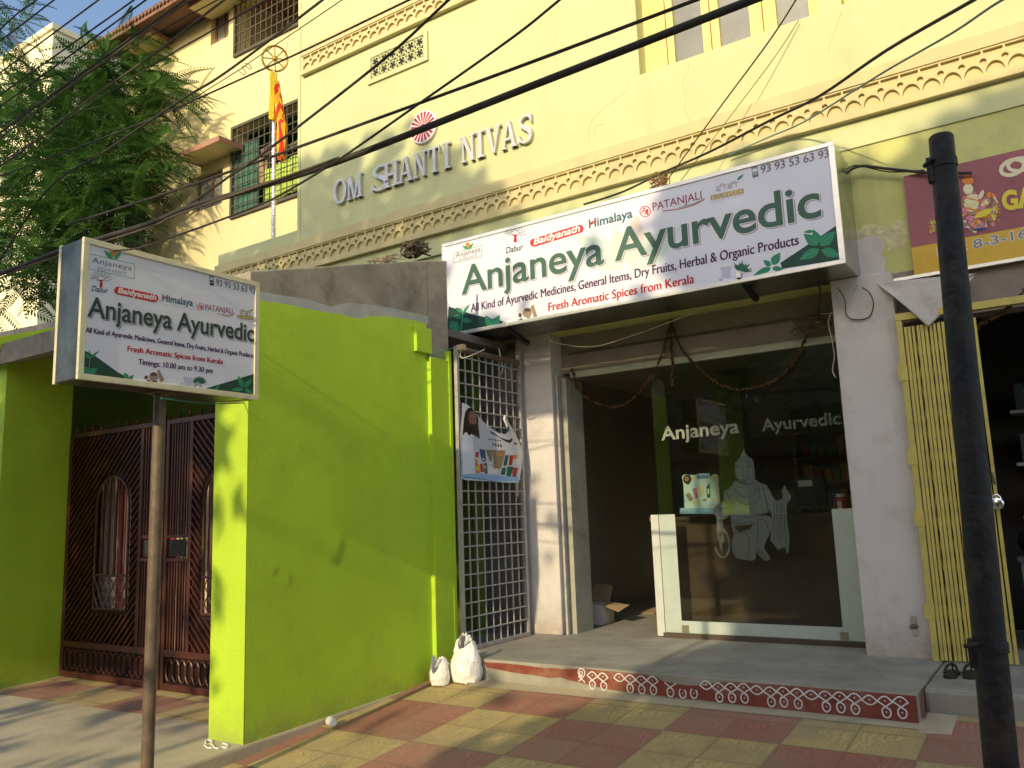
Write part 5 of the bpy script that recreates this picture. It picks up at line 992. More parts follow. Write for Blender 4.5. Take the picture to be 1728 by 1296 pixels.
for l in ([(655, 300), (680, 280), (720, 290)], [(770, 290), (800, 280), (835, 295)], [(735, 300), (725, 370), (750, 378)], [(700, 405), (745, 415), (795, 402)], [(655, 230), (740, 215), (840, 235)], [(690, 190), (740, 180), (790, 190)], [(670, 400), (720, 450), (800, 455), (850, 380)],
          [(640, 500), (700, 560), (780, 580), (880, 520)], [(660, 600), (760, 660), (880, 620)], [(620, 750), (760, 790), (900, 750)], [(640, 940), (720, 930), (770, 960), (790, 1060), (770, 1180)], [(870, 780), (880, 880), (870, 1000), (860, 1100)], [(960, 760), (1030, 800), (1020, 900)], [(900, 800), (960, 830), (1000, 960)],
          [(560, 520), (600, 600), (650, 640)], [(480, 660), (520, 700), (590, 680)], [(930, 480), (960, 620), (990, 740)], [(880, 480), (900, 600)], [(650, 830), (700, 850), (780, 830), (850, 850)], [(640, 880), (760, 900)], [(1120, 640), (1110, 800), (1140, 1000)], [(1060, 640), (1070, 800), (1080, 1020)], [(1090, 650), (1095, 850), (1110, 1040)], [(1140, 660), (1145, 860), (1165, 1060)], [(1030, 640), (1045, 760), (1040, 960)], [(500, 800), (505, 1000)], [(515, 800), (525, 980)], [(880, 1110), (930, 1180)], [(905, 1100), (960, 1180)]):
    lines_ += stroke([(q.x, q.y) for q in bez([(a, b, 0) for a, b in l], 4)], 5)
art(gd, PGl, 'etched_line', etchline, lines_, .0024, ZH)
# display card leaning on the glass
CD = lambda x, y: (1130+x*.16975, 740+y*.16975); PC = PL('y', YG+.05); dc = thing('display_card', 'pale blue cut out display card with a bearded face behind the glass', 'display card', tuple(at_y(1180, 862, YG+.05)))
card = [(125, 380), (140, 362), (170, 355), (205, 366), (222, 362), (265, 362), (270, 350), (398, 348), (402, 395), (415, 375), (440, 352), (470, 355), (492, 380), (500, 640), (440, 690), (445, 748), (105, 748), (105, 694), (150, 690), (140, 470)]
q = [PC.px(*CD(*k)) for k in card]; MB().prism(q, PC.to3, 0, .006).build('card', flat('card_blue', (.62, .78, .86)), dc)
art(dc, PC, 'card_strip', P_blue, [[(105, 696), (440, 690), (445, 748), (105, 748)], [(268, 352), (396, 350), (402, 400), (274, 404)]], .0075, CD); art(dc, PC, 'card_edge', P_cream, [[(412, 390), (440, 354), (470, 357), (490, 382), (498, 630), (468, 630), (460, 440), (420, 410)], [(220, 366), (262, 364), (264, 408), (224, 414)]], .0075, CD)
text(dc, PC, 'card_lettering', P_navy, 'SriSri', (278, 396), (384, 394), (278, 364), .009, CD, off=.02)
art(dc, PC, 'card_hair', P_hair, [ell(178, 405, 42, 46), [(150, 430), (210, 430), (195, 458), (170, 455)]], .0085, CD); art(dc, PC, 'card_face', P_skin, [ell(174, 402, 24, 27)], .0095, CD)
art(dc, PC, 'card_pack', P_pink, [[(225, 500), (265, 488), (290, 590), (262, 602)]], .0085, CD); art(dc, PC, 'card_pack', P_tan, [[(160, 560), (195, 535), (240, 600), (205, 630)], ell(350, 610, 22, 16)], .0085, CD); art(dc, PC, 'card_pack', P_leafd, [[(368, 480), (400, 440), (410, 585), (374, 590)]], .0085, CD); art(dc, PC, 'card_pack', P_cream, [[(290, 470), (340, 465), (350, 560), (300, 565)], [(212, 632), (280, 600), (300, 640), (260, 662)], [(376, 500), (398, 498), (400, 550), (380, 552)], [(400, 590), (440, 590), (436, 610), (402, 608)]], .009, CD)
# counter, shelves and goods inside
ct_ = thing('shop_counter', 'dark brown wooden counter behind the shop glass', 'counter', (-2.7, 8.6, 0))
MB().box((-3.75, 8.32, 0), (-1.75, 8.85, 1.14)).build('body', woodcounter, ct_); MB().box((-3.78, 8.29, 1.141), (-1.72, 8.9, 1.18)).build('top', woodcounter, ct_)
sh = thing('shop_shelving', 'dim wall shelving with rows of small packs at the back of the shop', 'shelving', (-2.4, 12, 0))
mb = MB()
for z in (1.2, 1.55, 1.9, 2.25): mb.box((-3.2, 12.2, z), (-1.57, 12.59, z+.03))
mb.box((-3.25, 12.2, 0), (-3.21, 12.59, 2.6)); mb.build('shelf', mat('shelf_board', (.22, .18, .12), .7), sh)
pk1 = [mat('pack_%s' % n_, c_, .6) for n_, c_ in (('red', (.55, .10, .07)), ('amber', (.6, .36, .1)), ('green', (.14, .38, .13)), ('cream', (.75, .7, .55)), ('blue', (.14, .24, .5)))]
for z in (1.231, 1.581, 1.931, 2.281):
    x = -3.15
    while x < -1.7:
        wd = rnd.uniform(.07, .13); o = MB().box((x, 12.25, z), (x+wd, 12.4, z+rnd.uniform(.14, .25))).build('pack', rnd.choice(pk1), None); tag(o, 'small dim medicine packs on the shelves at the back of the shop', 'pack', 'packs on the back shelves'); x += wd+.02
pf = thing('framed_picture', 'dark framed picture on the wall deep inside the shop', 'picture', (-3.7, 10.9, 1.4))
mb = MB(); mb.box((-4.3, 12.55, 1.5), (-3.35, 12.59, 2.3)); mb.build('picture_panel', mat('picture_dark', (.10, .07, .06), .5, var=.4), pf); MB().box((-4.34, 12.53, 1.46), (-3.31, 12.5495, 1.5)).box((-4.34, 12.53, 2.3), (-3.31, 12.5495, 2.34)).box((-4.34, 12.53, 1.5), (-4.3, 12.5495, 2.3)).box((-3.35, 12.53, 1.5), (-3.31, 12.5495, 2.3)).build('frame', mat('picture_frame', (.30, .26, .15), .5), pf)
mn = thing('cash_screen', 'small dark screen with a pale display on the counter', 'screen', (-2.15, 8.6, 1.18)); MB().box((-2.32, 8.62, 1.24), (-2.02, 8.66, 1.52)).box((-2.22, 8.58, 1.181), (-2.1, 8.7, 1.2)).box((-2.18, 8.63, 1.2), (-2.15, 8.65, 1.25)).build('case', rubber, mn); MB().add([(-2.28, 8.619, 1.44), (-2.14, 8.619, 1.44), (-2.14, 8.619, 1.50), (-2.28, 8.619, 1.50)], [(0, 1, 2, 3)]).build('display', flat('display_grey', (.5, .52, .48)), mn, recalc=False)
rb = thing('red_jar', 'red jar on the counter by the glass edge', 'jar', (-1.86, 8.5, 1.18)); MB().lathe((-1.86, 8.5, 1.181), [(.05, 0), (.055, .01), (.055, .12), (.04, .14)], 14).build('jar_body', flat('jar_red', (.5, .05, .04)), rb, smooth=True); MB().lathe((-1.86, 8.5, 1.3215), [(.043, 0), (.043, .03)], 14).build('lid', whitep, rb, smooth=True); MB().box((-1.88, 8.443, 1.20), (-1.84, 8.4445, 1.28)).build('label_patch', whitep, rb)
# cardboard box and papers by the door
cb = thing('cardboard_box', 'open cardboard box with a white side just inside the shop opening', 'box', tuple(at_z(1010, 1052, 0)))
bxl = at_z(978, 1053, 0); bxr = at_z(1030, 1052, 0); bx0_, by0_ = bxl[0]-.02, bxl[1]-.0; L_ = bxr[0]-bxl[0]
MB().box((bx0_, by0_, .001), (bx0_+L_-.09, by0_+.30, .22)).build('carton', whitebox, cb); MB().box((bx0_+L_-.0895, by0_-.004, .001), (bx0_+L_, by0_+.302, .222)).build('side_panel', whitebox, cb)
MB().add([(bx0_+L_, by0_, .224), (bx0_+L_, by0_+.3, .224), (bx0_+L_+.22, by0_+.27, .20), (bx0_+L_+.20, by0_+.02, .15)], [(0, 1, 2, 3)]).build('flap', cardboard, cb, solid=.004)
MB().add([(bx0_-.02, by0_+.30, .224), (bx0_+L_-.05, by0_+.30, .224), (bx0_+L_-.06, by0_+.42, .40), (bx0_, by0_+.45, .42)], [(0, 1, 2, 3)]).build('flap', cardboard, cb, solid=.004)
pp_ = thing('folded_card', 'flattened cardboard sheet on the floor against the glass', 'cardboard', tuple(at_z(1095, 1035, 0))); c = at_z(1092, 1036, 0)
MB().add([(c[0]-.12, c[1]-.05, .004), (c[0]+.1, c[1]-.02, .004), (c[0]+.12, c[1]+.4, .05), (c[0]-.1, c[1]+.38, .03)], [(0, 1, 2, 3)]).build('sheet', cardboard, pp_, solid=.006)
# loose black flex inside the glass
mb = MB(); mb.tube(bez([(at_y(1355, 1080, 8.05)), at_y(1344, 1068, 8.05), at_y(1348, 1048, 8.06), at_y(1372, 1039, 8.07), at_y(1395, 1043, 8.06)], 6), .004, 6); mb.tube(bez([at_y(1356, 1058, 8.05), at_y(1368, 1074, 8.05), at_y(1385, 1084, 8.05)], 6), .004, 6)
mb.tube(bez([at_y(1395, 1084, 8.05), at_y(1420, 1070, 8.05), at_y(1440, 1064, 8.04), at_y(1458, 1066, 8.04)], 6), .004, 6); mb.tube(bez([at_y(1424, 1046, 8.05), at_y(1440, 1046, 8.05), at_y(1456, 1056, 8.04)], 6), .004, 6)
o = mb.build('loose_flex', cable, None, smooth=True); tag(o, 'thin black flex looped on the floor behind the frosted glass', 'cable')

# ================================================================== garland over the opening
gl_ = thing('flower_garland', 'dried brown marigold garland looped across the top of the shop opening', 'garland', (-3.2, YG-.06, 2.7))
def flowers(pts, name, rad=.018, stepn=1):
    mb = MB(); q = bez(pts, 14); last = None
    for p in q:
        if last is not None and (p-last).length < rad*1.15: continue
        last = p.copy(); r_ = rad*rnd.uniform(.75, 1.2)
        for k in range(7):
            d = Vector((rnd.uniform(-1, 1), rnd.uniform(-1, 1), rnd.uniform(-1, 1))).normalized(); u_ = d.orthogonal().normalized(); v_ = d.cross(u_)
            mb.add([p+(d*.2+u_*.6)*r_, p+(d*1.1+v_*.5)*r_, p+(d*.9-u_*.5)*r_, p+(d*.1-v_*.6)*r_], [(0, 1, 2, 3)])
    mb.tube(q, .004, 4)
    return mb.build(name, marigold, gl_, recalc=False)
A = [at_y(*k, YG-.07) for k in ((972, 645), (985, 668), (1012, 682), (1040, 686), (1068, 672), (1098, 635), (1118, 595), (1131, 545))]; flowers([tuple(p) for p in A], 'swag')
A = [at_y(*k, YG-.07) for k in ((1133, 545), (1150, 588), (1180, 622), (1215, 648), (1255, 657), (1300, 645), (1335, 615), (1362, 565))]; flowers([tuple(p) for p in A], 'swag')
A = [at_y(*k, YG-.075) for k in ((1132, 540), (1132, 575), (1134, 610), (1134, 648))]; flowers([tuple(p) for p in A], 'tassel', .022)
A = [at_y(*k, YG-.07) for k in ((966, 625), (972, 645))]; flowers([tuple(p) for p in A]+[tuple(A[-1]-np.array([0, 0, .08]))], 'tassel', .022)
A = [at_y(*k, YN-.02) for k in ((1728, 490), (1700, 520), (1675, 535), (1655, 545), (1648, 560))]
o = None
g2 = thing('flower_garland', 'rust coloured dry garland above the dark neighbouring shop', 'garland', tuple(A[2])); gl_ = g2; flowers([tuple(p) for p in A], 'swag', .026)

# ================================================================== bags and cup at the foot of the wall
from mathutils import noise as mnoise
def bag(name, cx, cy, zb, wd, dp, ht, label, handles):
    t = thing(name, label, 'plastic bag', (cx, cy, zb), 'white plastic bags by the wall'); n, m_ = 110, 54; vs = []; fs = []
    for j in range(m_+1):
        v = j/m_
        if handles == 'tall': pr_ = .86+.26*math.sin(math.pi*min(1, v*1.15+.08)) if v < .55 else 1.10-(v-.55)*1.15
        else: pr_ = .80+.30*math.sin(math.pi*(v*.8+.12))
        for i in range(n):
            a = 2*math.pi*i/n; ca, sa = math.cos(a), math.sin(a); q = Vector((ca*1.1+cx*3, sa*1.1, v*1.5))
            crease = abs(mnoise.noise(q*1.9+Vector((cx*7, 2, 0))))*1.1+abs(mnoise.noise(Vector((a*1.6, v*2.6+a*.5, cx*5))))*.7
            crease += .45*abs(mnoise.noise(Vector((a*3.6+v*2, v*6-a, cx*11))))+.3*abs(mnoise.noise(Vector((a*6, v*11+a*2, cx*4))))
            k = pr_*(1.05-.10*crease); z = v*ht
            if j == 0: k *= .86
            if handles == 'tall': z += ht*.10*v**6*math.cos(2*a+.4)
            else: z += ht*.42*v**3*math.cos(2*a+.35)
            z += ht*.05*mnoise.noise(q*3.0)*(1 if j else 0)
            vs.append((cx+wd*.5*k*ca+.05*wd*mnoise.noise(Vector((v*3, cx*9, 1))), cy+dp*.5*k*sa, zb+.004+z))
    for j in range(m_):
        for i in range(n): fs.append((j*n+i, j*n+(i+1) % n, (j+1)*n+(i+1) % n, (j+1)*n+i))
    fs.append(tuple(range(n-1, -1, -1)))
    MB().add(vs, fs).build('bag_body', plasticbag, t, smooth=True)
    def strap(pts, w0):
        vs = []; fs = []; c = bez(pts, 6)
        for i, p in enumerate(c):
            u_ = i/(len(c)-1); w_ = w0*(1.5-1.0*math.sin(math.pi*u_))
            for s_ in (-1, -.4, .3, 1): vs.append((p.x+s_*w_*.35, p.y+s_*w_*.9, p.z+.012*math.sin(s_*3+i)))
        for i in range(len(c)-1):
            for k in range(3): fs.append((i*4+k, i*4+k+1, i*4+5+k, i*4+4+k))
        MB().add(vs, fs).build('handle', plasticbag, t, smooth=True, solid=.003)
    if handles == 'tall':
        strap([(cx-wd*.30, cy-dp*.1, zb+ht*.84), (cx-wd*.20, cy-dp*.05, zb+ht*1.16), (cx-wd*.03, cy, zb+ht*1.30), (cx+wd*.10, cy, zb+ht*1.22), (cx+wd*.12, cy+dp*.02, zb+ht*1.05)], .035)
        strap([(cx+wd*.12, cy-dp*.1, zb+ht*1.02), (cx+wd*.20, cy-dp*.05, zb+ht*1.17), (cx+wd*.30, cy+dp*.05, zb+ht*1.02), (cx+wd*.38, cy+dp*.05, zb+ht*.78)], .03)
    else:
        strap([(cx+wd*.12, cy-dp*.3, zb+ht*1.0), (cx+wd*.25, cy-dp*.1, zb+ht*1.42), (cx+wd*.44, cy+dp*.1, zb+ht*1.0)], .02)
    return t
b1 = onpave(785, 1153); bag('carrier_bag', b1[0]-.01, b1[1]+.04, gz(b1[1]+.04), .27, .22, .32, 'larger bulging white plastic bag beside the step', 'tall')
b2 = onpave(733, 1159); bag('carrier_bag', b2[0]+.01, b2[1]+.06, gz(b2[1]+.06), .17, .16, .17, 'smaller slumped white plastic bag against the lime wall', 'low')
cp = onpave(556, 1226); c_ = thing('paper_cup', 'white paper cup lying on its side against the lime wall', 'cup', (cp[0], cp[1], gz(cp[1])))
mb = MB().lathe((cp[0]-.03, cp[1]-.0, gz(cp[1])+.037), [(.036, 0), (.036, .004), (.026, .078)], 18, 'x')
ax = Vector((.75, .55, 0)); rot = Matrix.Rotation(R(-25), 4, 'Z'); mb.v = [tuple(rot @ (Vector(p)-Vector((cp[0], cp[1], 0)))+Vector((cp[0]+.02, cp[1], 0))) for p in mb.v]; mb.build('cup_body', whitep, c_, smooth=True)
for i in range(16):
    x, y = rnd.uniform(-4.8, -.6), rnd.uniform(4.3, 6.0); s_ = rnd.uniform(.006, .014)
    o = MB().add([(x-s_, y, gz(y)+.003), (x, y-s_, gz(y)+.004), (x+s_, y, gz(y)+.008), (x, y+s_*.8, gz(y)+.005)], [(0, 1, 2, 3)]).build('paper_scrap', whitep, None, recalc=False); tag(o, 'tiny white scrap lying on the tiled pavement', 'litter', 'scraps of litter on the pavement')

# ================================================================== cream building behind, far block, stone wall
YY = 9.0
cbd = thing('cream_building', 'cream yellow apartment house with barred balcony bays and brown edged window hoods', 'apartment house', (-12, YY, 0))
bays = [(at_y(392, 362, YY)[0], -9.70, 6.60, 8.25), (at_y(398, 95, YY)[0], -9.70, 9.66, 11.4)]
wn = [(-12.84, -11.99, 6.95, 7.63), (-12.42, -11.90, 10.14, 10.9)]
left_w = [(-15.2, -14.3, 5.5, 7.7)]
# wall with openings: built in columns
def wall_cols(mb, x0, x1, z0, z1, holes, y0, y1):
    xs = sorted({x0, x1, *[h[0] for h in holes], *[h[1] for h in holes]})
    for a, b in zip(xs, xs[1:]):
        hz = sorted([(h[2], h[3]) for h in holes if h[0] <= a+1e-6 and h[1] >= b-1e-6]); z = z0
        for h0, h1 in hz: mb.box((a, y0, z), (b, y1, h0)); z = h1
        mb.box((a, y0, z), (b, y1, z1))
_e0 = at_y(150, 78, YY-.8); EX = _e0[0]; EZ = _e0[2]-.02; WX = EX+.45
mb = MB(); wall_cols(mb, WX, -8.30, -.5, EZ+.02, bays+wn+left_w, YY, YY+.3); mb.box((WX, YY+.3, -.5), (WX+.3, 15, EZ)); mb.box((WX+.3, 14.7, 0), (-8.3, 15, EZ)); mb.build('wall', cream, cbd)
MB().hexa([(EX, YY-.75, EZ-.08), (-8.4, YY-.75, EZ-.08), (-8.4, 15, EZ+1.5), (EX, 15, EZ+1.5), (EX, YY-.75, EZ+.06), (-8.4, YY-.75, EZ+.06), (-8.4, 15, EZ+1.66), (EX, 15, EZ+1.66)]).build('roof', tilebrown, cbd)
x = EX; mb = MB()
while x < -8.4: mb.tube([(x, YY-.79, EZ+.03), (x, YY-.2, EZ+.12)], .045, 8); x += .11
mb.build('eave_tile', tilebrown, cbd, smooth=True)
def hood(xa, xb, z, dp=.5):
    mb = MB().hexa([(xa, YY-dp, z), (xb, YY-dp, z), (xb, YY-.001, z+.02), (xa, YY-.001, z+.02), (xa, YY-dp, z+.07), (xb, YY-dp, z+.07), (xb, YY-.001, z+.10), (xa, YY-.001, z+.10)]); o = mb.build('window_hood', cream, cbd)
    MB().box((xa-.006, YY-dp-.012, z-.01), (xb+.006, YY-dp-.0005, z+.085)).box((xb+.0005, YY-dp, z-.005), (xb+.008, YY, z+.085)).box((xa-.008, YY-dp, z-.005), (xa-.0005, YY, z+.085)).build('hood_edge', brownedge, o)
a = at_y(300, 265, YY-.5); b = at_y(370, 232, YY-.5); hood(a[0], b[0], b[2]-.05)
a = at_y(318, 12, YY-.5); b = at_y(372, -12, YY-.5); hood(a[0], b[0], a[2]-.02)
a = at_y(205, 73, YY-.5); b = at_y(252, 50, YY-.5); hood(a[0], b[0], b[2]-.05); hood(-15.5, -14.0, 7.75)
for (xa, xb, z0, z1) in wn+left_w:
    fr = MB(); fr.box((xa, YY+.10, z0), (xa+.05, YY+.16, z1)); fr.box((xb-.05, YY+.10, z0), (xb, YY+.16, z1)); fr.box((xa+.05, YY+.10, z0), (xb-.05, YY+.16, z0+.05)); fr.box((xa+.05, YY+.10, z1-.05), (xb-.05, YY+.16, z1)); fr.box(((xa+xb)/2-.025, YY+.101, z0+.05), ((xa+xb)/2+.025, YY+.159, z1-.05))
    wo = fr.build('window', mat('brown_window_paint', (.22, .11, .07), .7, var=.2), cbd); MB().box((xa+.05, YY+.12, z0+.05), (xb-.05, YY+.128, z1-.05)).build('pane', windowglass, wo)
    MB().box((xa-.05, YY+.31, z0-.1), (xb+.05, YY+.33, z1+.1)).build('backing', darkroom, wo)
for i, (xa, xb, z0, z1) in enumerate(bays):
    fr = MB(); fr.box((xa-.03, YY-.045, z0-.03), (xa+.02, YY-.005, z1+.03)); fr.box((xb-.02, YY-.045, z0-.03), (xb+.03, YY-.005, z1+.03)); fr.box((xa+.02, YY-.045, z0-.03), (xb-.02, YY-.005, z0+.02)); fr.box((xa+.02, YY-.045, z1-.02), (xb-.02, YY-.005, z1+.03))
    go = fr.build('balcony_grille', mat('grille_dark_paint', (.10, .085, .06), .6, var=.2), cbd)
    gr = MB(); n = 14; m_ = 9
    for k in range(1, n): x = xa+(xb-xa)*k/n; gr.bar((x, YY-.025, z0+.02), (x, YY-.025, z1-.02), .016, .014, (0, 1, 0))
    for k in range(1, m_): z = z0+(z1-z0)*k/m_; gr.bar((xa+.02, YY-.033, z), (xb-.02, YY-.033, z), .014, .016)
    gr.build('grille_bars', mat('grille_dark_paint', (.10, .085, .06)), go)
    back = MB(); back.box((xa-.2, YY+1.6, z0-.3), (xb+.3, YY+1.7, z1+.6)); back.box((xa-.2, YY+.301, z0-.3), (xa-.1, YY+1.6, z1+.6)); back.box((xb+.1, YY+.301, z0-.3), (xb+.2, YY+1.6, z1+.6)); back.box((xa-.1, YY+.301, z0-.25), (xb+.1, YY+1.6, z0-.15)); back.box((xa-.1, YY+.301, z1+.2), (xb+.1, YY+1.6, z1+.3))
    back.build('balcony_wall', (shade_net if i == 0 else mat('balcony_plaster', (.55, .48, .32), .9)), go)
# things hung in the lower bay
xa, xb, z0, z1 = bays[0]
o = MB().box((xa+.02, YY+.02, z0+.02), (xa+.62, YY+.03, z1-.35)).build('green_sheet', shade_net, None); tag(o, 'dark green sheet tied inside the lower barred bay', 'sheet')
vs = []; fs = []; n = 20
for i in range(n+1):
    for j in range(5): vs.append((xa+.78+(xb-xa-.82)*i/n, YY+.05+.02*math.sin(i*1.1+j), z0+.06+.62*j/4+.10*i/n))
for i in range(n):
    for j in range(4): fs.append((i*5+j, i*5+5+j, i*5+6+j, i*5+1+j))
o = MB().add(vs, fs).build('lime_sheet', limecloth, None, smooth=True, solid=.004); tag(o, 'lime yellow sheet hung along the bottom of the lower barred bay', 'sheet')
def cloth(name, xa_, xb_, za_, zb_, m, label):
    vs = []; fs = []; n = 12
    for i in range(n+1):
        for j in range(9):
            t, s_ = i/n, j/8; vs.append((xa_+(xb_-xa_)*(t*(1-.25*s_)+.12*s_), YY+.07+.04*math.sin(7*t+4*s_), za_+(zb_-za_)*s_+.03*math.sin(5*t)))
    for i in range(n):
        for j in range(8): fs.append((i*9+j, i*9+9+j, i*9+10+j, i*9+1+j))
    o = MB().add(vs, fs).build(name, m, None, smooth=True, solid=.006); tag(o, label, 'laundry')
cloth('hung_cloth', xa+.42, xa+.80, z0+1.0, z0+.40, mat('cloth_tan_stripe', (.40, .27, .16), .9, var=.5, scale=14), 'tan patterned cloth drying in the lower barred bay')
cloth('hung_cloth', xa+.55, xa+1.25, z0+1.12, z0+.92, mat('cloth_brown', (.16, .11, .09), .9, var=.4, scale=9), 'brown cloth bundled on the line in the lower barred bay')
ln_ = MB()
for k in range(3): ln_.tube(bez([(xa+.1, YY+.12, z0+1.12+.03*k), ((xa+xb)/2, YY+.2, z0+1.02+.03*k), (xb-.05, YY+.12, z0+1.0+.05*k)], 5), .006, 5)
o = ln_.build('clothes_line', wirewhite, None, smooth=True); tag(o, 'pale clothes lines strung across the lower barred bay', 'clothes line')
fb = thing('far_block', 'plain beige apartment block standing far behind the tree at the left', 'apartment house', (-34, 18, 0))
c0 = at_y(90, 50, 16); MB().box((c0[0]-14, 16, -.5), (c0[0], 27, c0[2])).build('wall', beige, fb)
MB().box((c0[0]-14.1, 15.9, c0[2]+.001), (c0[0]+.1, 27.1, c0[2]+.25)).build('parapet', beige, fb)
for k in range(3):
    for j in range(3):
        wo = MB().box((c0[0]-3.5-3.6*k, 15.95, c0[2]-3.2-3.2*j), (c0[0]-2.2-3.6*k, 15.999, c0[2]-1.7-3.2*j)).build('window', mat('brown_window_paint', (.22, .11, .07)), fb); MB().box((c0[0]-3.4-3.6*k, 15.94, c0[2]-3.1-3.2*j), (c0[0]-2.3-3.6*k, 15.949, c0[2]-1.8-3.2*j)).build('pane', windowglass, wo)
cwl = at_y(0, 508, 7.2); cwr = at_y(98, 526, 7.2)
o = MB().hexa([(cwl[0]-6, 7.2, -.5), (-9.45, 7.2, -.5), (-9.45, 7.45, -.5), (cwl[0]-6, 7.45, -.5), (cwl[0]-6, 7.2, 5.2), (-9.45, 7.2, 4.55), (-9.45, 7.45, 4.55), (cwl[0]-6, 7.45, 5.2)]).build('compound_wall', stone, None); tag(o, 'rough grey stone compound wall behind the lime gateway', 'wall')

# ================================================================== flagpole with wheel and flag
fp = [at_y(*k, 8.3) for k in ((463, 352), (462, 122))]; fpo = thing('flagpole', 'tinsel wrapped flagpole topped with a gilt wheel on the parapet', 'flagpole', (fp[0][0], 8.3, 5.3))
MB().tube([(fp[0][0], 8.3, 4.7), tuple(fp[1])], .032, 12).build('pole', mat('tinsel_foil', (.70, .70, .70), .25, metal=.9, var=.5, scale=60, bump=1.0, bscale=120), fpo, smooth=True)
tn = MB()
for k in range(260):
    z = rnd.uniform(5.6, fp[1][2]); a = rnd.uniform(0, 6.28); x, y = fp[0][0]+.034*math.cos(a), 8.3+.034*math.sin(a); dx, dy, dz = rnd.uniform(-.04, .04), rnd.uniform(-.04, .04), rnd.uniform(-.03, .03)
    tn.add([(x, y, z), (x+dx, y+dy, z+dz), (x+dx, y+dy, z+dz+.012)], [(0, 1, 2)])
tn.build('tinsel', mat('tinsel_foil', (.7, .7, .7)), fpo, recalc=False)
wc = at_y(464, 99, 8.3); wm = MB(); e1 = Vector((math.cos(R(64)), math.sin(R(64)), 0)); e2 = Vector((.22, 0, 1)).normalized(); rw = .20
gold = mat('gilt_paint', (.45, .30, .06), .4, metal=.6)
rim = MB().tube([Vector(wc)+e1*rw*math.cos(R(q))+e2*rw*1.02*math.sin(R(q)) for q in range(0, 361, 12)], .018, 8, False).build('wheel_rim', gold, fpo, smooth=True)
for q in range(0, 360, 45): wm.tube([Vector(wc), Vector(wc)+e1*rw*math.cos(R(q+10))+e2*rw*math.sin(R(q+10))], .010, 6)
wm.ball(tuple(wc), .045, 6); wm.build('spoke', gold, rim, smooth=True)
MB().tube([tuple(fp[1]), (wc[0], 8.3, wc[2]-.18)], .014, 8).build('spike', gold, fpo, smooth=True)
# flag: two hanging folds, saffron, red and yellow stripes
flagm = bpy.data.materials.new('flag_stripes'); flagm.use_nodes = True; _t = flagm.node_tree; _b = _t.nodes['Principled BSDF']; _b.inputs['Roughness'].default_value = .8
_c = _t.nodes.new('ShaderNodeTexCoord'); _w = _t.nodes.new('ShaderNodeTexWave'); _w.bands_direction = 'X'; _w.inputs['Scale'].default_value = 6.0; _w.inputs['Distortion'].default_value = 1.2; _w.inputs['Detail'].default_value = 0
_r3 = _t.nodes.new('ShaderNodeValToRGB'); _r3.color_ramp.interpolation = 'CONSTANT'; _r3.color_ramp.elements[0].color = (.60, .04, .02, 1); _r3.color_ramp.elements[1].color = (.75, .52, .03, 1); _r3.color_ramp.elements[1].position = .5
_t.links.new(_c.outputs['Object'], _w.inputs['Vector']); _t.links.new(_w.outputs['Fac'], _r3.inputs[0]); _t.links.new(_r3.outputs[0], _b.inputs['Base Color'])
fl_ = thing('flag', 'limp yellow and red striped flag hanging on the tinsel pole', 'flag', (fp[0][0], 8.3, 7.8))
def fold(pts, nm, m):
    """pts: (left px, right px, y px) down the fold"""
    vs = []; fs = []; n = 10; rows = []
    for xl, xr, y in pts: rows.append((at_y(xl, y, 8.26), at_y(xr, y, 8.26)))
    L = [bez([tuple(r_[k]) for r_ in rows], 5) for k in (0, 1)]
    for j in range(len(L[0])):
        for i in range(n+1): t = i/n; p = L[0][j].lerp(L[1][j], t); vs.append((p.x, p.y+.06*math.sin(t*9+j*.12), p.z))
    for j in range(len(L[0])-1):
        for i in range(n): fs.append((j*(n+1)+i, j*(n+1)+i+1, (j+1)*(n+1)+i+1, (j+1)*(n+1)+i))
    MB().add(vs, fs).build(nm, m, fl_, smooth=True, solid=.004)
fold([(457, 464, 122), (457, 465, 150), (455, 465, 185), (456, 466, 203)], 'hanging_end', flat('flag_yellow', (.75, .60, .04), .8))
fold([(464, 467, 135), (465, 473, 165), (466, 480, 200), (467, 487, 212), (467, 485, 232), (470, 484, 255), (474, 478, 272)], 'flag_cloth', flagm)

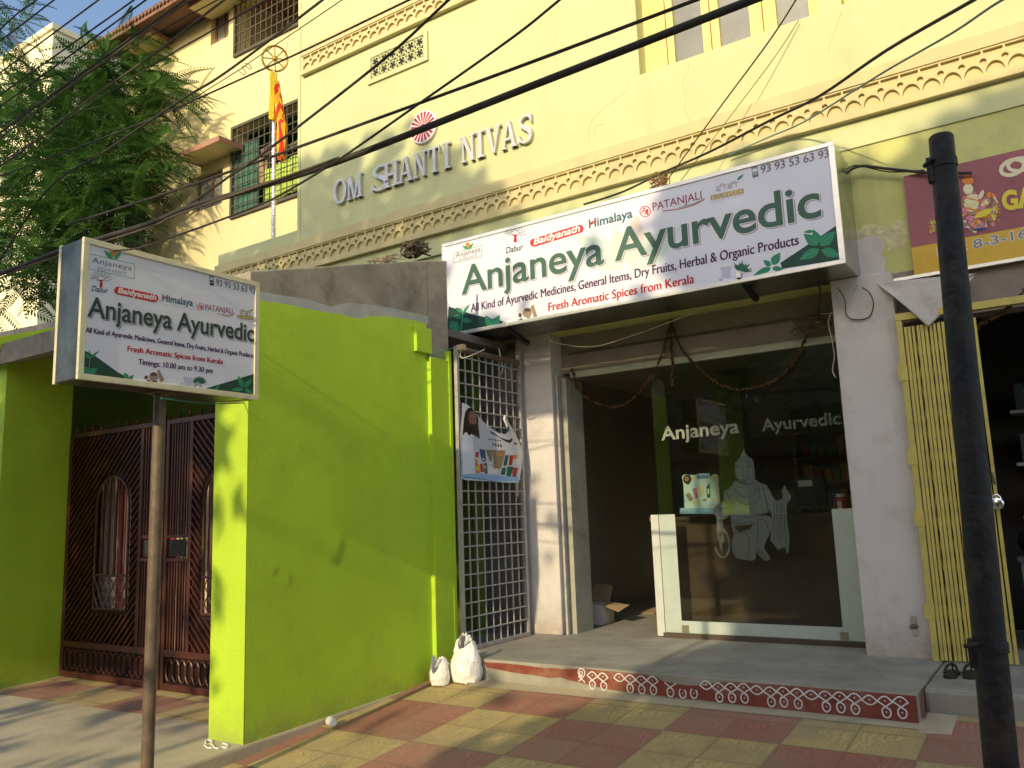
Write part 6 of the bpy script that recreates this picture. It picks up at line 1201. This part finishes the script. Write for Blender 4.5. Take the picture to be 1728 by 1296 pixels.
# ================================================================== feathery tree at the left
def mesh_from(vs, fs, name, m, parent, n=4):
    me = bpy.data.meshes.new(name); nv = len(vs); nf = len(fs); me.vertices.add(nv); me.vertices.foreach_set('co', np.asarray(vs, dtype=np.float32).ravel())
    me.loops.add(nf*n); me.loops.foreach_set('vertex_index', np.asarray(fs, dtype=np.int32).ravel()); me.polygons.add(nf)
    me.polygons.foreach_set('loop_start', np.arange(0, nf*n, n, dtype=np.int32)); me.update(calc_edges=True); me.validate(); me.materials.append(m)
    o = bpy.data.objects.new(name, me); COL.objects.link(o)
    if parent is not None: o.parent = parent; o.location = -Vector(parent.location)
    return o
nr = np.random.default_rng(5)
def frond():
    """one feather along +X, arching down: a stalk with close pairs of leaflets"""
    vs = []; fs = []; K = 17
    def quad(a, b, c, d): o = len(vs); vs.extend([a, b, c, d]); fs.append((o, o+1, o+2, o+3))
    for k in range(K):
        t = .08+.92*k/(K-1); x = t; z = -.45*t*t; ln_l = .145*math.sin(math.pi*min(1, t*.72+.22))+.018
        for sd in (-1, 1):
            ang = R(66-24*t); dx, dy = math.cos(ang), sd*math.sin(ang); wv = .021
            px_, py_ = -dy*wv, dx*wv; zt_ = z-.35*ln_l
            quad((x, 0, z), (x+dx*ln_l*.55+px_, dy*ln_l*.55+py_, z-.10*ln_l), (x+dx*ln_l, dy*ln_l, zt_), (x+dx*ln_l*.55-px_, dy*ln_l*.55-py_, z-.14*ln_l))
    for k in range(6):
        t0, t1 = k/6, (k+1)/6; quad((t0, -.005, -.45*t0*t0), (t1, -.005, -.45*t1*t1), (t1, .005, -.45*t1*t1), (t0, .005, -.45*t0*t0))
    return np.array(vs), np.array(fs)
FV, FF = frond()
def crown(name, m, parent, placed):
    n = len(placed); V = np.empty((n, len(FV), 3)); Fc = np.empty((n, len(FF), 4), int)
    for i, (p, az, pit_, sc_, rl) in enumerate(placed):
        ca, sa, cp_, sp_, cr_, sr_ = math.cos(az), math.sin(az), math.cos(pit_), math.sin(pit_), math.cos(rl), math.sin(rl)
        Mx = np.array([[1, 0, 0], [0, cr_, -sr_], [0, sr_, cr_]]); My = np.array([[cp_, 0, -sp_], [0, 1, 0], [sp_, 0, cp_]]); Mz = np.array([[ca, -sa, 0], [sa, ca, 0], [0, 0, 1]])
        V[i] = (FV*sc_) @ (Mz @ My @ Mx).T+p; Fc[i] = FF+i*len(FV)
    return mesh_from(V.reshape(-1, 3), Fc.reshape(-1, 4), name, m, parent)
tr = thing('feathery_tree', 'feathery leaved green tree filling the upper left behind the stone wall', 'tree', (-14.6, 8.35, -.4))
base = Vector((-14.6, 8.35, -.4)); limbs = MB()
limbs.tube(bez([base, (-14.7, 8.3, 2.0), (-14.5, 8.2, 4.2), (-14.6, 8.2, 6.0)], 5), [.26-.006*k for k in range(16)], 12)
tips = []
# clumps of fronds: centre (photo px, depth), radius m, count
cl = [((15, 40), 7.2, .7, 30), ((0, 150), 7.0, .9, 45), ((60, 165), 7.2, .7, 34), ((40, 95), 7.2, .45, 12), ((185, 95), 7.3, .75, 52), ((160, 150), 7.2, .8, 62), ((215, 125), 7.3, .55, 46), ((255, 150), 7.3, .42, 30), ((280, 165), 7.2, .28, 14), ((200, 200), 7.2, .75, 60), ((120, 200), 7.1, .9, 62), ((40, 240), 6.9, 1.0, 70), ((95, 270), 6.9, .95, 75), ((160, 260), 7.0, .8, 62), ((215, 235), 7.1, .6, 40), ((245, 255), 7.1, .45, 26), ((215, 290), 7.0, .5, 36),
      ((250, 285), 7.1, .35, 18), ((150, 320), 6.9, .8, 58), ((60, 330), 6.8, 1.0, 75), ((195, 350), 6.9, .55, 36), ((120, 370), 6.8, .8, 55), ((170, 385), 6.9, .5, 28), ((40, 400), 6.7, 1.0, 65), ((100, 430), 6.7, .7, 36), ((20, 470), 6.7, .9, 42), ((-60, 200), 7.0, 1.4, 70), ((-70, 380), 6.8, 1.4, 60), ((-80, 20), 7.2, 1.3, 50), ((70, 480), 6.9, .5, 18), ((130, 470), 6.9, .4, 12)]
placed = []
for (px_, py_), Y, rad, cnt in cl:
    Y += .95; rad *= 1.12
    c = at_y(px_, py_, Y)
    hub = Vector(c)
    sp0 = Vector((-14.6, 8.2, 5.6)); mid = sp0.lerp(hub, .5)+Vector((0, 0, .35)); r0 = .04 if rad > .7 else .028
    limbs.tube(bez([sp0+Vector((rnd.uniform(-.1, .1), rnd.uniform(-.1, .1), rnd.uniform(-1.0, .6))), mid, hub], 4), [r0*(1-.09*k) for k in range(9)], 7)
    for _ in range(int(cnt*1.15)):
        d = nr.normal(size=3); d /= np.linalg.norm(d); rr_ = rad*nr.random()**.45; p = c+d*rr_*np.array([1, .45, .75]); p[1] = min(p[1], 8.7); out = (p-c); az = math.atan2(out[1], out[0])+nr.normal()*.7
        placed.append((p, az, -.02+nr.normal()*.36, rad**.3*nr.uniform(.62, 1.12), nr.normal()*.55))
limbs.build('trunk', barkm, tr, smooth=True); crown('crown', leaf, tr, placed)

# ================================================================== overhead cables and loose wires
def line(pts, Y, r, label, m=cable, name='power_cable', group=None, cat='cable', n=6, sm=5):
    P = []
    if group == GC: Y *= .62; r *= .62
    for q in pts: P.append(tuple(at_y(q[0], q[1], q[2] if len(q) > 2 else Y)))
    o = MB().tube(bez(P, sm), r, n).build(name, m, None, smooth=True); tag(o, label, cat, group)
GC = 'overhead cables along the street'
line([(-260, 545), (0, 462), (100, 424), (250, 378), (312, 352), (432, 317), (572, 272), (864, 158), (1062, 81), (1269, 0), (1600, -128)], 4.5, .026, 'thickest black overhead cable crossing below the house name letters', group=GC, n=10)
line([(-200, 575), (0, 470), (100, 432), (250, 384), (300, 362), (440, 313), (572, 266)], 4.47, .010, 'thin dusty cable lashed along the left half of the thickest cable', cablegrey, group=GC)
line([(117, 378), (287, 324), (395, 287), (507, 247), (864, 117), (1174, 0), (1400, -84)], 4.6, .012, 'straight black cable just above the thickest cable', group=GC)
line([(305, 354), (350, 324), (395, 292), (440, 262), (642, 105), (757, 0), (880, -110)], 4.55, .011, 'black cable rising steeply across the ventilator from the thickest cable', group=GC)
line([(100, 421), (145, 419), (220, 421), (320, 390), (432, 348), (482, 324), (575, 267), (714, 170), (864, 64), (944, 0), (1100, -130)], 4.4, .009, 'sagging black cable passing over the top of the small pole sign', group=GC)
line([(0, 440), (82, 318), (175, 257), (300, 172), (362, 135), (432, 85), (544, 0), (700, -120)], 4.7, .012, 'dark curving cable from the tree to the top edge beside the barred bay', group=GC)
line([(-150, 350), (60, 275), (220, 215), (307, 178), (357, 156), (432, 122), (520, 82), (690, 0), (900, -100)], 4.8, .009, 'thin black cable passing behind the gilt wheel', group=GC)
line([(325, 167), (405, 117), (432, 98), (577, 0), (700, -85)], 4.9, .005, 'very thin pale cable with small loops before the cream wall', cablegrey, group=GC)
o = MB().tube(bez([at_y(*k, 4.9*.62) for k in ((402, 118), (408, 124), (412, 126), (414, 121), (409, 113), (415, 112), (420, 116), (424, 116), (421, 109), (413, 107))], 4), .0025, 5).build('wire_loop', cablegrey, None, smooth=True); tag(o, 'small knot of loops in the very thin pale cable', 'wire')
for i, (pts, r, lab, m) in enumerate((
    ([(-200, 253), (0, 50), (62, 0), (180, -95)], .010, 'uppermost dark cable crossing the sky corner at the left', cable), ([(-200, 214), (0, 69), (91, 0), (200, -80)], .010, 'second dark cable down crossing the sky corner', cable),
    ([(-200, 270), (0, 123), (166, 0), (280, -85)], .010, 'dark cable crossing the sky to the far beige block', cable), ([(-200, 300), (0, 160), (226, 0), (350, -88)], .010, 'dark cable crossing the middle of the blue sky', cable),
    ([(-200, 325), (0, 180), (246, 0), (360, -84)], .010, 'dark cable meeting the eave of the cream house', cable), ([(-200, 370), (0, 224), (175, 97), (312, 0), (430, -84)], .013, 'heavy dark cable running along the eave of the cream house', cable),
    ([(-200, 378), (0, 233), (175, 104), (320, 0), (440, -84)], .011, 'dark cable hugging the underside of the heavy eave cable', cablegrey), ([(-200, 395), (0, 280), (150, 168), (250, 98), (345, 25), (385, -5), (480, -76)], .013, 'tan dusty cable crossing the feathery tree', cablegrey),
    ([(0, 215), (217, 82), (367, 0), (480, -60)], .007, 'thin cable under the upper window hood of the cream house', cable), ([(0, 275), (250, 115), (350, 56), (432, 10), (520, -40)], .008, 'thin cable crossing below the upper small window', cable))):
    line(pts, 4.5+.06*i, r, lab, m, group=GC)
line([(1343, 0, 5.0), (1296, 72, 5.6), (1210, 188, 6.4), (1121, 311, 7.25)], 5, .006, 'olive service wire dropping to the top of the big sign', cableolive, 'service_wire', cat='wire')
line([(1420, -90, 5.0), (1343, 0, 5.0)], 5, .006, 'olive service wire running up out of view above the window', cableolive, 'service_wire', cat='wire')
line([(1348, 34, 7.68), (1296, 112, 7.6), (1149, 305, 7.3)], 7, .004, 'thin olive wire from the window corner to the big sign', cableolive, 'service_wire', cat='wire')
line([(1750, -62, 4.8), (1643, 0, 5.0), (1496, 85, 5.6), (1383, 162, 6.2), (1296, 205, 6.6), (1200, 255, 7.1), (1121, 290, 7.5), (1050, 324, 7.6), (985, 345, 7.62)], 5, .011, 'black service cable swooping down to the sign from the upper right', cable, 'service_wire', cat='wire')
line([(1780, -40, 5.2), (1691, 0, 5.4), (1608, 55, 5.9), (1508, 112, 6.5), (1446, 150, 6.9), (1356, 206, 7.5), (1296, 232, 7.6), (1230, 262, 7.65)], 5, .008, 'faded teal service wire beside the black swooping cable', mat('faded_teal_wire', (.17, .27, .22), .6), 'service_wire', cat='wire')
line([(272, 672, 3.05), (310, 677, 3.3), (350, 681, 3.6), (432, 679, 4.2), (500, 672, 4.7), (585, 655, 5.3), (660, 628, 5.8), (745, 594, 6.3), (772, 585, 6.45)], 4, .0045, 'teal wire slung from the small pole sign to the grille gate', cableteal, 'service_wire', cat='wire')
line([(280, 668, 3.05), (330, 678, 3.3), (400, 676, 3.65), (431, 672, 3.80)], 3, .003, 'thin wire looped under the small pole sign', cable, 'service_wire', cat='wire')
jb = at_y(777, 588, 6.47); t = thing('junction_box', 'small cream junction box at the corner of the grille gate', 'junction box', tuple(jb))
MB().box((jb[0]-.03, 6.44, jb[2]-.02), (jb[0]+.05, 6.5, jb[2]+.035)).build('case', mat('box_cream', (.55, .42, .28), .7), t, bevel=.004); MB().tube(bez([(jb[0]+.01, 6.46, jb[2]-.02), (jb[0]+.02, 6.45, jb[2]-.10), (jb[0]+.12, 6.47, jb[2]-.09), (jb[0]+.2, 6.6, jb[2]-.02)], 5), .006, 6).build('lead', wirewhite, t, smooth=True)
def tangle(name, label, c, spread, n, m, seed, r=.004, cat='wires'):
    q = random.Random(seed); mb = MB()
    for _ in range(n):
        p = [tuple(c[k]+q.uniform(-1, 1)*spread[k] for k in range(3)) for _ in range(5)]; mb.tube(bez(p, 5), r, 5)
    o = mb.build(name, m, None, smooth=True); tag(o, label, cat); return o
tangle('wire_tangle', 'tangle of black and grey wires hanging under the right end of the big sign', at_y(1368, 548, 7.85), (.20, .05, .08), 13, cablegrey, 1)
tangle('wire_tangle', 'nest of old wires heaped on the slab end left of the big sign', at_y(730, 432, 7.0)+np.array([0, -.3, 0]), (.14, .12, .08), 18, cablegrey, 2, .009)
tangle('dry_twigs', 'wisp of dry twigs on top of the cement slab edge', at_y(650, 441, 6.2), (.18, .10, .04), 10, mat('dry_twig', (.24, .18, .12), .9), 3, .004, 'twigs')
tangle('wire_tangle', 'small bunch of rusty wire ends behind the top of the big sign', at_y(1112, 306, 7.4), (.10, .05, .09), 11, mat('rusty_wire', (.20, .10, .05), .8), 4, .005)
line([(1425, 296, 7.55), (1440, 284, 7.6), (1460, 280, 7.6), (1500, 285, 7.62), (1565, 291, 7.62), (1640, 292, 7.62)], 7.6, .014, 'bundle of black cables bent round the corner above the lilac patch', cable, 'cable_bundle', cat='cable')
line([(1425, 290, 7.57), (1445, 279, 7.61), (1500, 290, 7.63), (1560, 287, 7.63)], 7.6, .006, 'loose black strand in the bundle above the lilac patch', cable, 'cable_bundle', cat='cable')
line([(1403, 526, 7.7), (1398, 545, 7.72), (1404, 575, 7.7), (1408, 600, 7.7), (1405, 625, 7.7), (1410, 637, 7.7)], 7.7, .005, 'pale wire dangling down the left edge of the lilac pillar', wirewhite, 'hanging_wire', cat='wire')
line([(1448, 480, 7.58), (1432, 505, 7.62), (1415, 525, 7.68), (1385, 530, 7.75)], 7.7, .004, 'thin pale wire stretched from the sign corner to the tangle', wirewhite, 'hanging_wire', cat='wire')
line([(1413, 485, 7.56), (1425, 505, 7.57), (1428, 530, 7.58), (1440, 539, 7.58), (1465, 536, 7.58), (1474, 515, 7.58), (1468, 495, 7.57), (1455, 485, 7.57)], 7.58, .005, 'black wire drooping in a loop across the lilac pillar top', cable, 'hanging_wire', cat='wire')
line([(1382, 476, 7.6), (1384, 500, 7.65), (1380, 530, 7.75), (1390, 540, 7.8)], 7.7, .008, 'short black lead dropping from the big sign to the tangle', cable, 'hanging_wire', cat='wire')
line([(915, 566, 7.5), (945, 580, 7.6), (1000, 585, 7.65), (1050, 572, 7.65), (1110, 551, 7.6), (1175, 526, 7.5)], 7.6, .005, 'straw coloured twine sagging under the middle of the big sign', wirewhite, 'hanging_wire', cat='wire')
line([(842, 588, 7.3), (845, 605, 7.3), (848, 622, 7.3), (845, 632, 7.3)], 7.3, .007, 'frayed twine end hanging in front of the grille top', wirewhite, 'hanging_wire', cat='wire')
line([(872, 575, 7.67), (876, 605, 7.67), (877, 655, 7.67), (876, 700, 7.67)], 7.67, .009, 'pale conduit running down beside the grille gate', wirewhite, 'hanging_wire', cat='wire')
line([(500, 0, 7.6), (488, 60, 7.9), (478, 110, 8.2)], 8, .003, 'faint cord slanting down past the flag', cablegrey, 'hanging_wire', cat='wire')

# ================================================================== unseen trees, shops and an added board behind the viewer that shade the place
TE = math.tan(SUN_EL)
def shade_tree(loc, label, mask, Y0, Y1, n, leafsize, box, seed, face):
    """leaves spread through the crown; the crown's outline is where the tree stands, seen along the sun"""
    q = np.random.default_rng(seed); t = thing('street_tree', label, 'tree', loc); V = []; cnt = 0; tries = 0
    while cnt < n and tries < n*40:
        tries += 1
        X, v = q.uniform(box[0], box[1]), q.uniform(box[2], box[3])
        if q.random() > mask(X, v): continue
        y = q.uniform(Y0, Y1); p = np.array([X-.055*(y-7.0), y, v-TE*y])
        a = q.normal(size=3); a = a-np.array(SUN)*float(a@np.array(SUN))*face; a /= np.linalg.norm(a); b = np.cross(a, np.array(SUN)*face*2+q.normal(size=3)); b /= np.linalg.norm(b); s_ = leafsize*q.uniform(.6, 1.3)
        V += [p-a*s_, p+b*s_*.42, p+a*s_, p-b*s_*.42]; cnt += 1
    f = np.arange(cnt*4).reshape(-1, 4); mesh_from(np.array(V), f, 'crown', leaf2, t)
    return t
def sstep(a, b, x): t = min(1, max(0, (x-a)/(b-a))); return t*t*(3-2*t)
def noise2(x, y, s=1.0):
    return .5+.25*math.sin(x*2.3*s+1.7*math.sin(y*1.9*s))+.25*math.sin(y*2.9*s+1.3*math.sin(x*2.1*s+.7))

def mask_right(X, v):
    xb = np.interp(v, [-1, 1.2, 2.1, 2.6, 5, 6, 7.2, 8], [-4.4, -3.75, -3.05, -2.85, -2.8, -2.9, -2.7, -2.3])
    xb += .5*(noise2(X, v, 1.6)-.5)
    return sstep(xb-.25, xb+.3, X)*(1-sstep(7.15, 7.55, v+.35*(noise2(X, v, 1.3)-.5)))
def mask_left(X, v):
    n_ = noise2(X, v, 1.35); n3 = noise2(X+4, v*1.3, 3.1)
    if v > 7.25:
        top = np.interp(X, [-12, -8.75, -8.4, -7.4, -6.2, -5.6, -5.1, -4.6], [9.0, 8.95, 9.3, 9.15, 8.95, 8.4, 7.95, 7.3])
        return .95*(1-sstep(top-.12, top+.06, v+.65*(noise2(X*1.2, v*1.2, 3.3)-.5)))
    if v > 5.95: return .9 if X < -5.85 else (.10*sstep(.62, .8, n3) if X < -3.1 else 0)
    if X < -5.5:
        if v > 3.75: return .95
        if X < -7.75+.3*(n_-.5): return .9 if v > 1.75 else .35*sstep(.40, .62, n3)
        if v > 2.9: return .8*sstep(.30, .5, n3+.25*(v-3.3))
        return .25*sstep(.55, .68, noise2(X*1.1, v*2.2, 2.4)) if v < 1.75 else .3*sstep(.45, .6, n3)
    if X < -5.32: return .35*sstep(.46, .62, n3) if 3.1 < v < 3.95 else 0
    if X < -5.06: return .30*sstep(.45, .65, n3) if 2.9 < v < 4.4 else 0
    if X < -4.4 and 3.2 < v < 4.9: return .16*sstep(.62, .76, noise2(X, v*.8, 3.9))
    if X < -3.2 and v < 2.4: return .12*sstep(.60, .72, noise2(X, v*2, 2.2))
    return 0
def trunk(t, pts, r0):
    o = MB().tube(bez(pts, 5), [r0*(1-.7*k/(5*(len(pts)-1))) for k in range(5*(len(pts)-1)+1)], 12).build('trunk', barkm, t, smooth=True); return o
t = shade_tree((3.2, -8, -.56), 'broad dark street tree across the road that shades the right of the shop', mask_right, -9.5, -6.8, 17000, .25, (-4.6, 7.5, -1.0, 7.7), 11, 1.0)
trunk(t, [(3.2, -8, -.6), (3.1, -8, 2), (2.8, -8, 5), (2.0, -8, 8), (1.5, -8, 9.6)], .3)
t = shade_tree((-12, -8, -.56), 'tall loose street tree across the road that dapples the upper wall', mask_left, -9.5, -6.8, 19000, .15, (-16, -3.1, .6, 9.7), 12, .6)
trunk(t, [(-13, -8, -.6), (-12.8, -8, 3), (-12.2, -8, 7), (-11, -8, 10), (-9.5, -8, 11.3)], .32)
bb = thing('shade_board', 'unseen wooden board on two slim posts, added behind the viewer to shade the pillar top', 'shade board', (-3.3, -1.5, -.56))  # added board, out of view, that casts the shade band on the pillar
MB().box((-4.72, -1.53, 5.885), (-1.9, -1.49, 6.52)).build('board', mat('board_wood', (.25, .18, .11), .8), bb)
for x in (-2.6, -1.95): MB().tube([(x, -1.46, -.6), (x, -1.46, 6.5)], .03, 10).build('post', rustpole, bb, smooth=True)

# low shops across the road
for i, (x0, x1, h, c_) in enumerate(((-46, -30, 4.9, (.30, .24, .18)), (-29.5, -17, 5.2, (.22, .25, .24)), (-16.6, -6, 4.7, (.33, .28, .20)), (-5.7, 4, 5.3, (.25, .20, .17)), (4.3, 18, 5.0, (.30, .29, .25)))):
    lab = ('tan shop row at the far left across the road behind the viewer', 'grey green shop across the road behind the viewer', 'sand coloured shop across the road behind the viewer', 'brown shop facing the glass front from across the road', 'pale shop at the right across the road behind the viewer')[i]
    t = thing('opposite_shop', lab, 'shop', ((x0+x1)/2, -14, -.56)); MB().box((x0, -22, -.6), (x1, -14, h)).build('wall', mat('opposite_wall_%d' % i, c_, .9, var=.15), t)
    MB().box((x0-.2, -34, h-.1), (x1+.2, -24, 8.9)).build('upper_floor', mat('opposite_wall_%d' % i, c_), t)
    MB().box((x0-.1, -14.9, 3.0), (x1+.1, -13.2, 3.12)).build('awning', mat('awning_sheet', (.18, .16, .14), .8), t)
    x = x0+.6
    while x+2.6 < x1: MB().box((x, -13.999, -.5), (x+2.6, -13.95, 2.4)).build('shutter', mat('shutter_sheet_%d' % (int(x) % 3), ((.14, .16, .18), (.20, .13, .08), (.10, .12, .10))[int(x) % 3], .6), t); x += 3.2
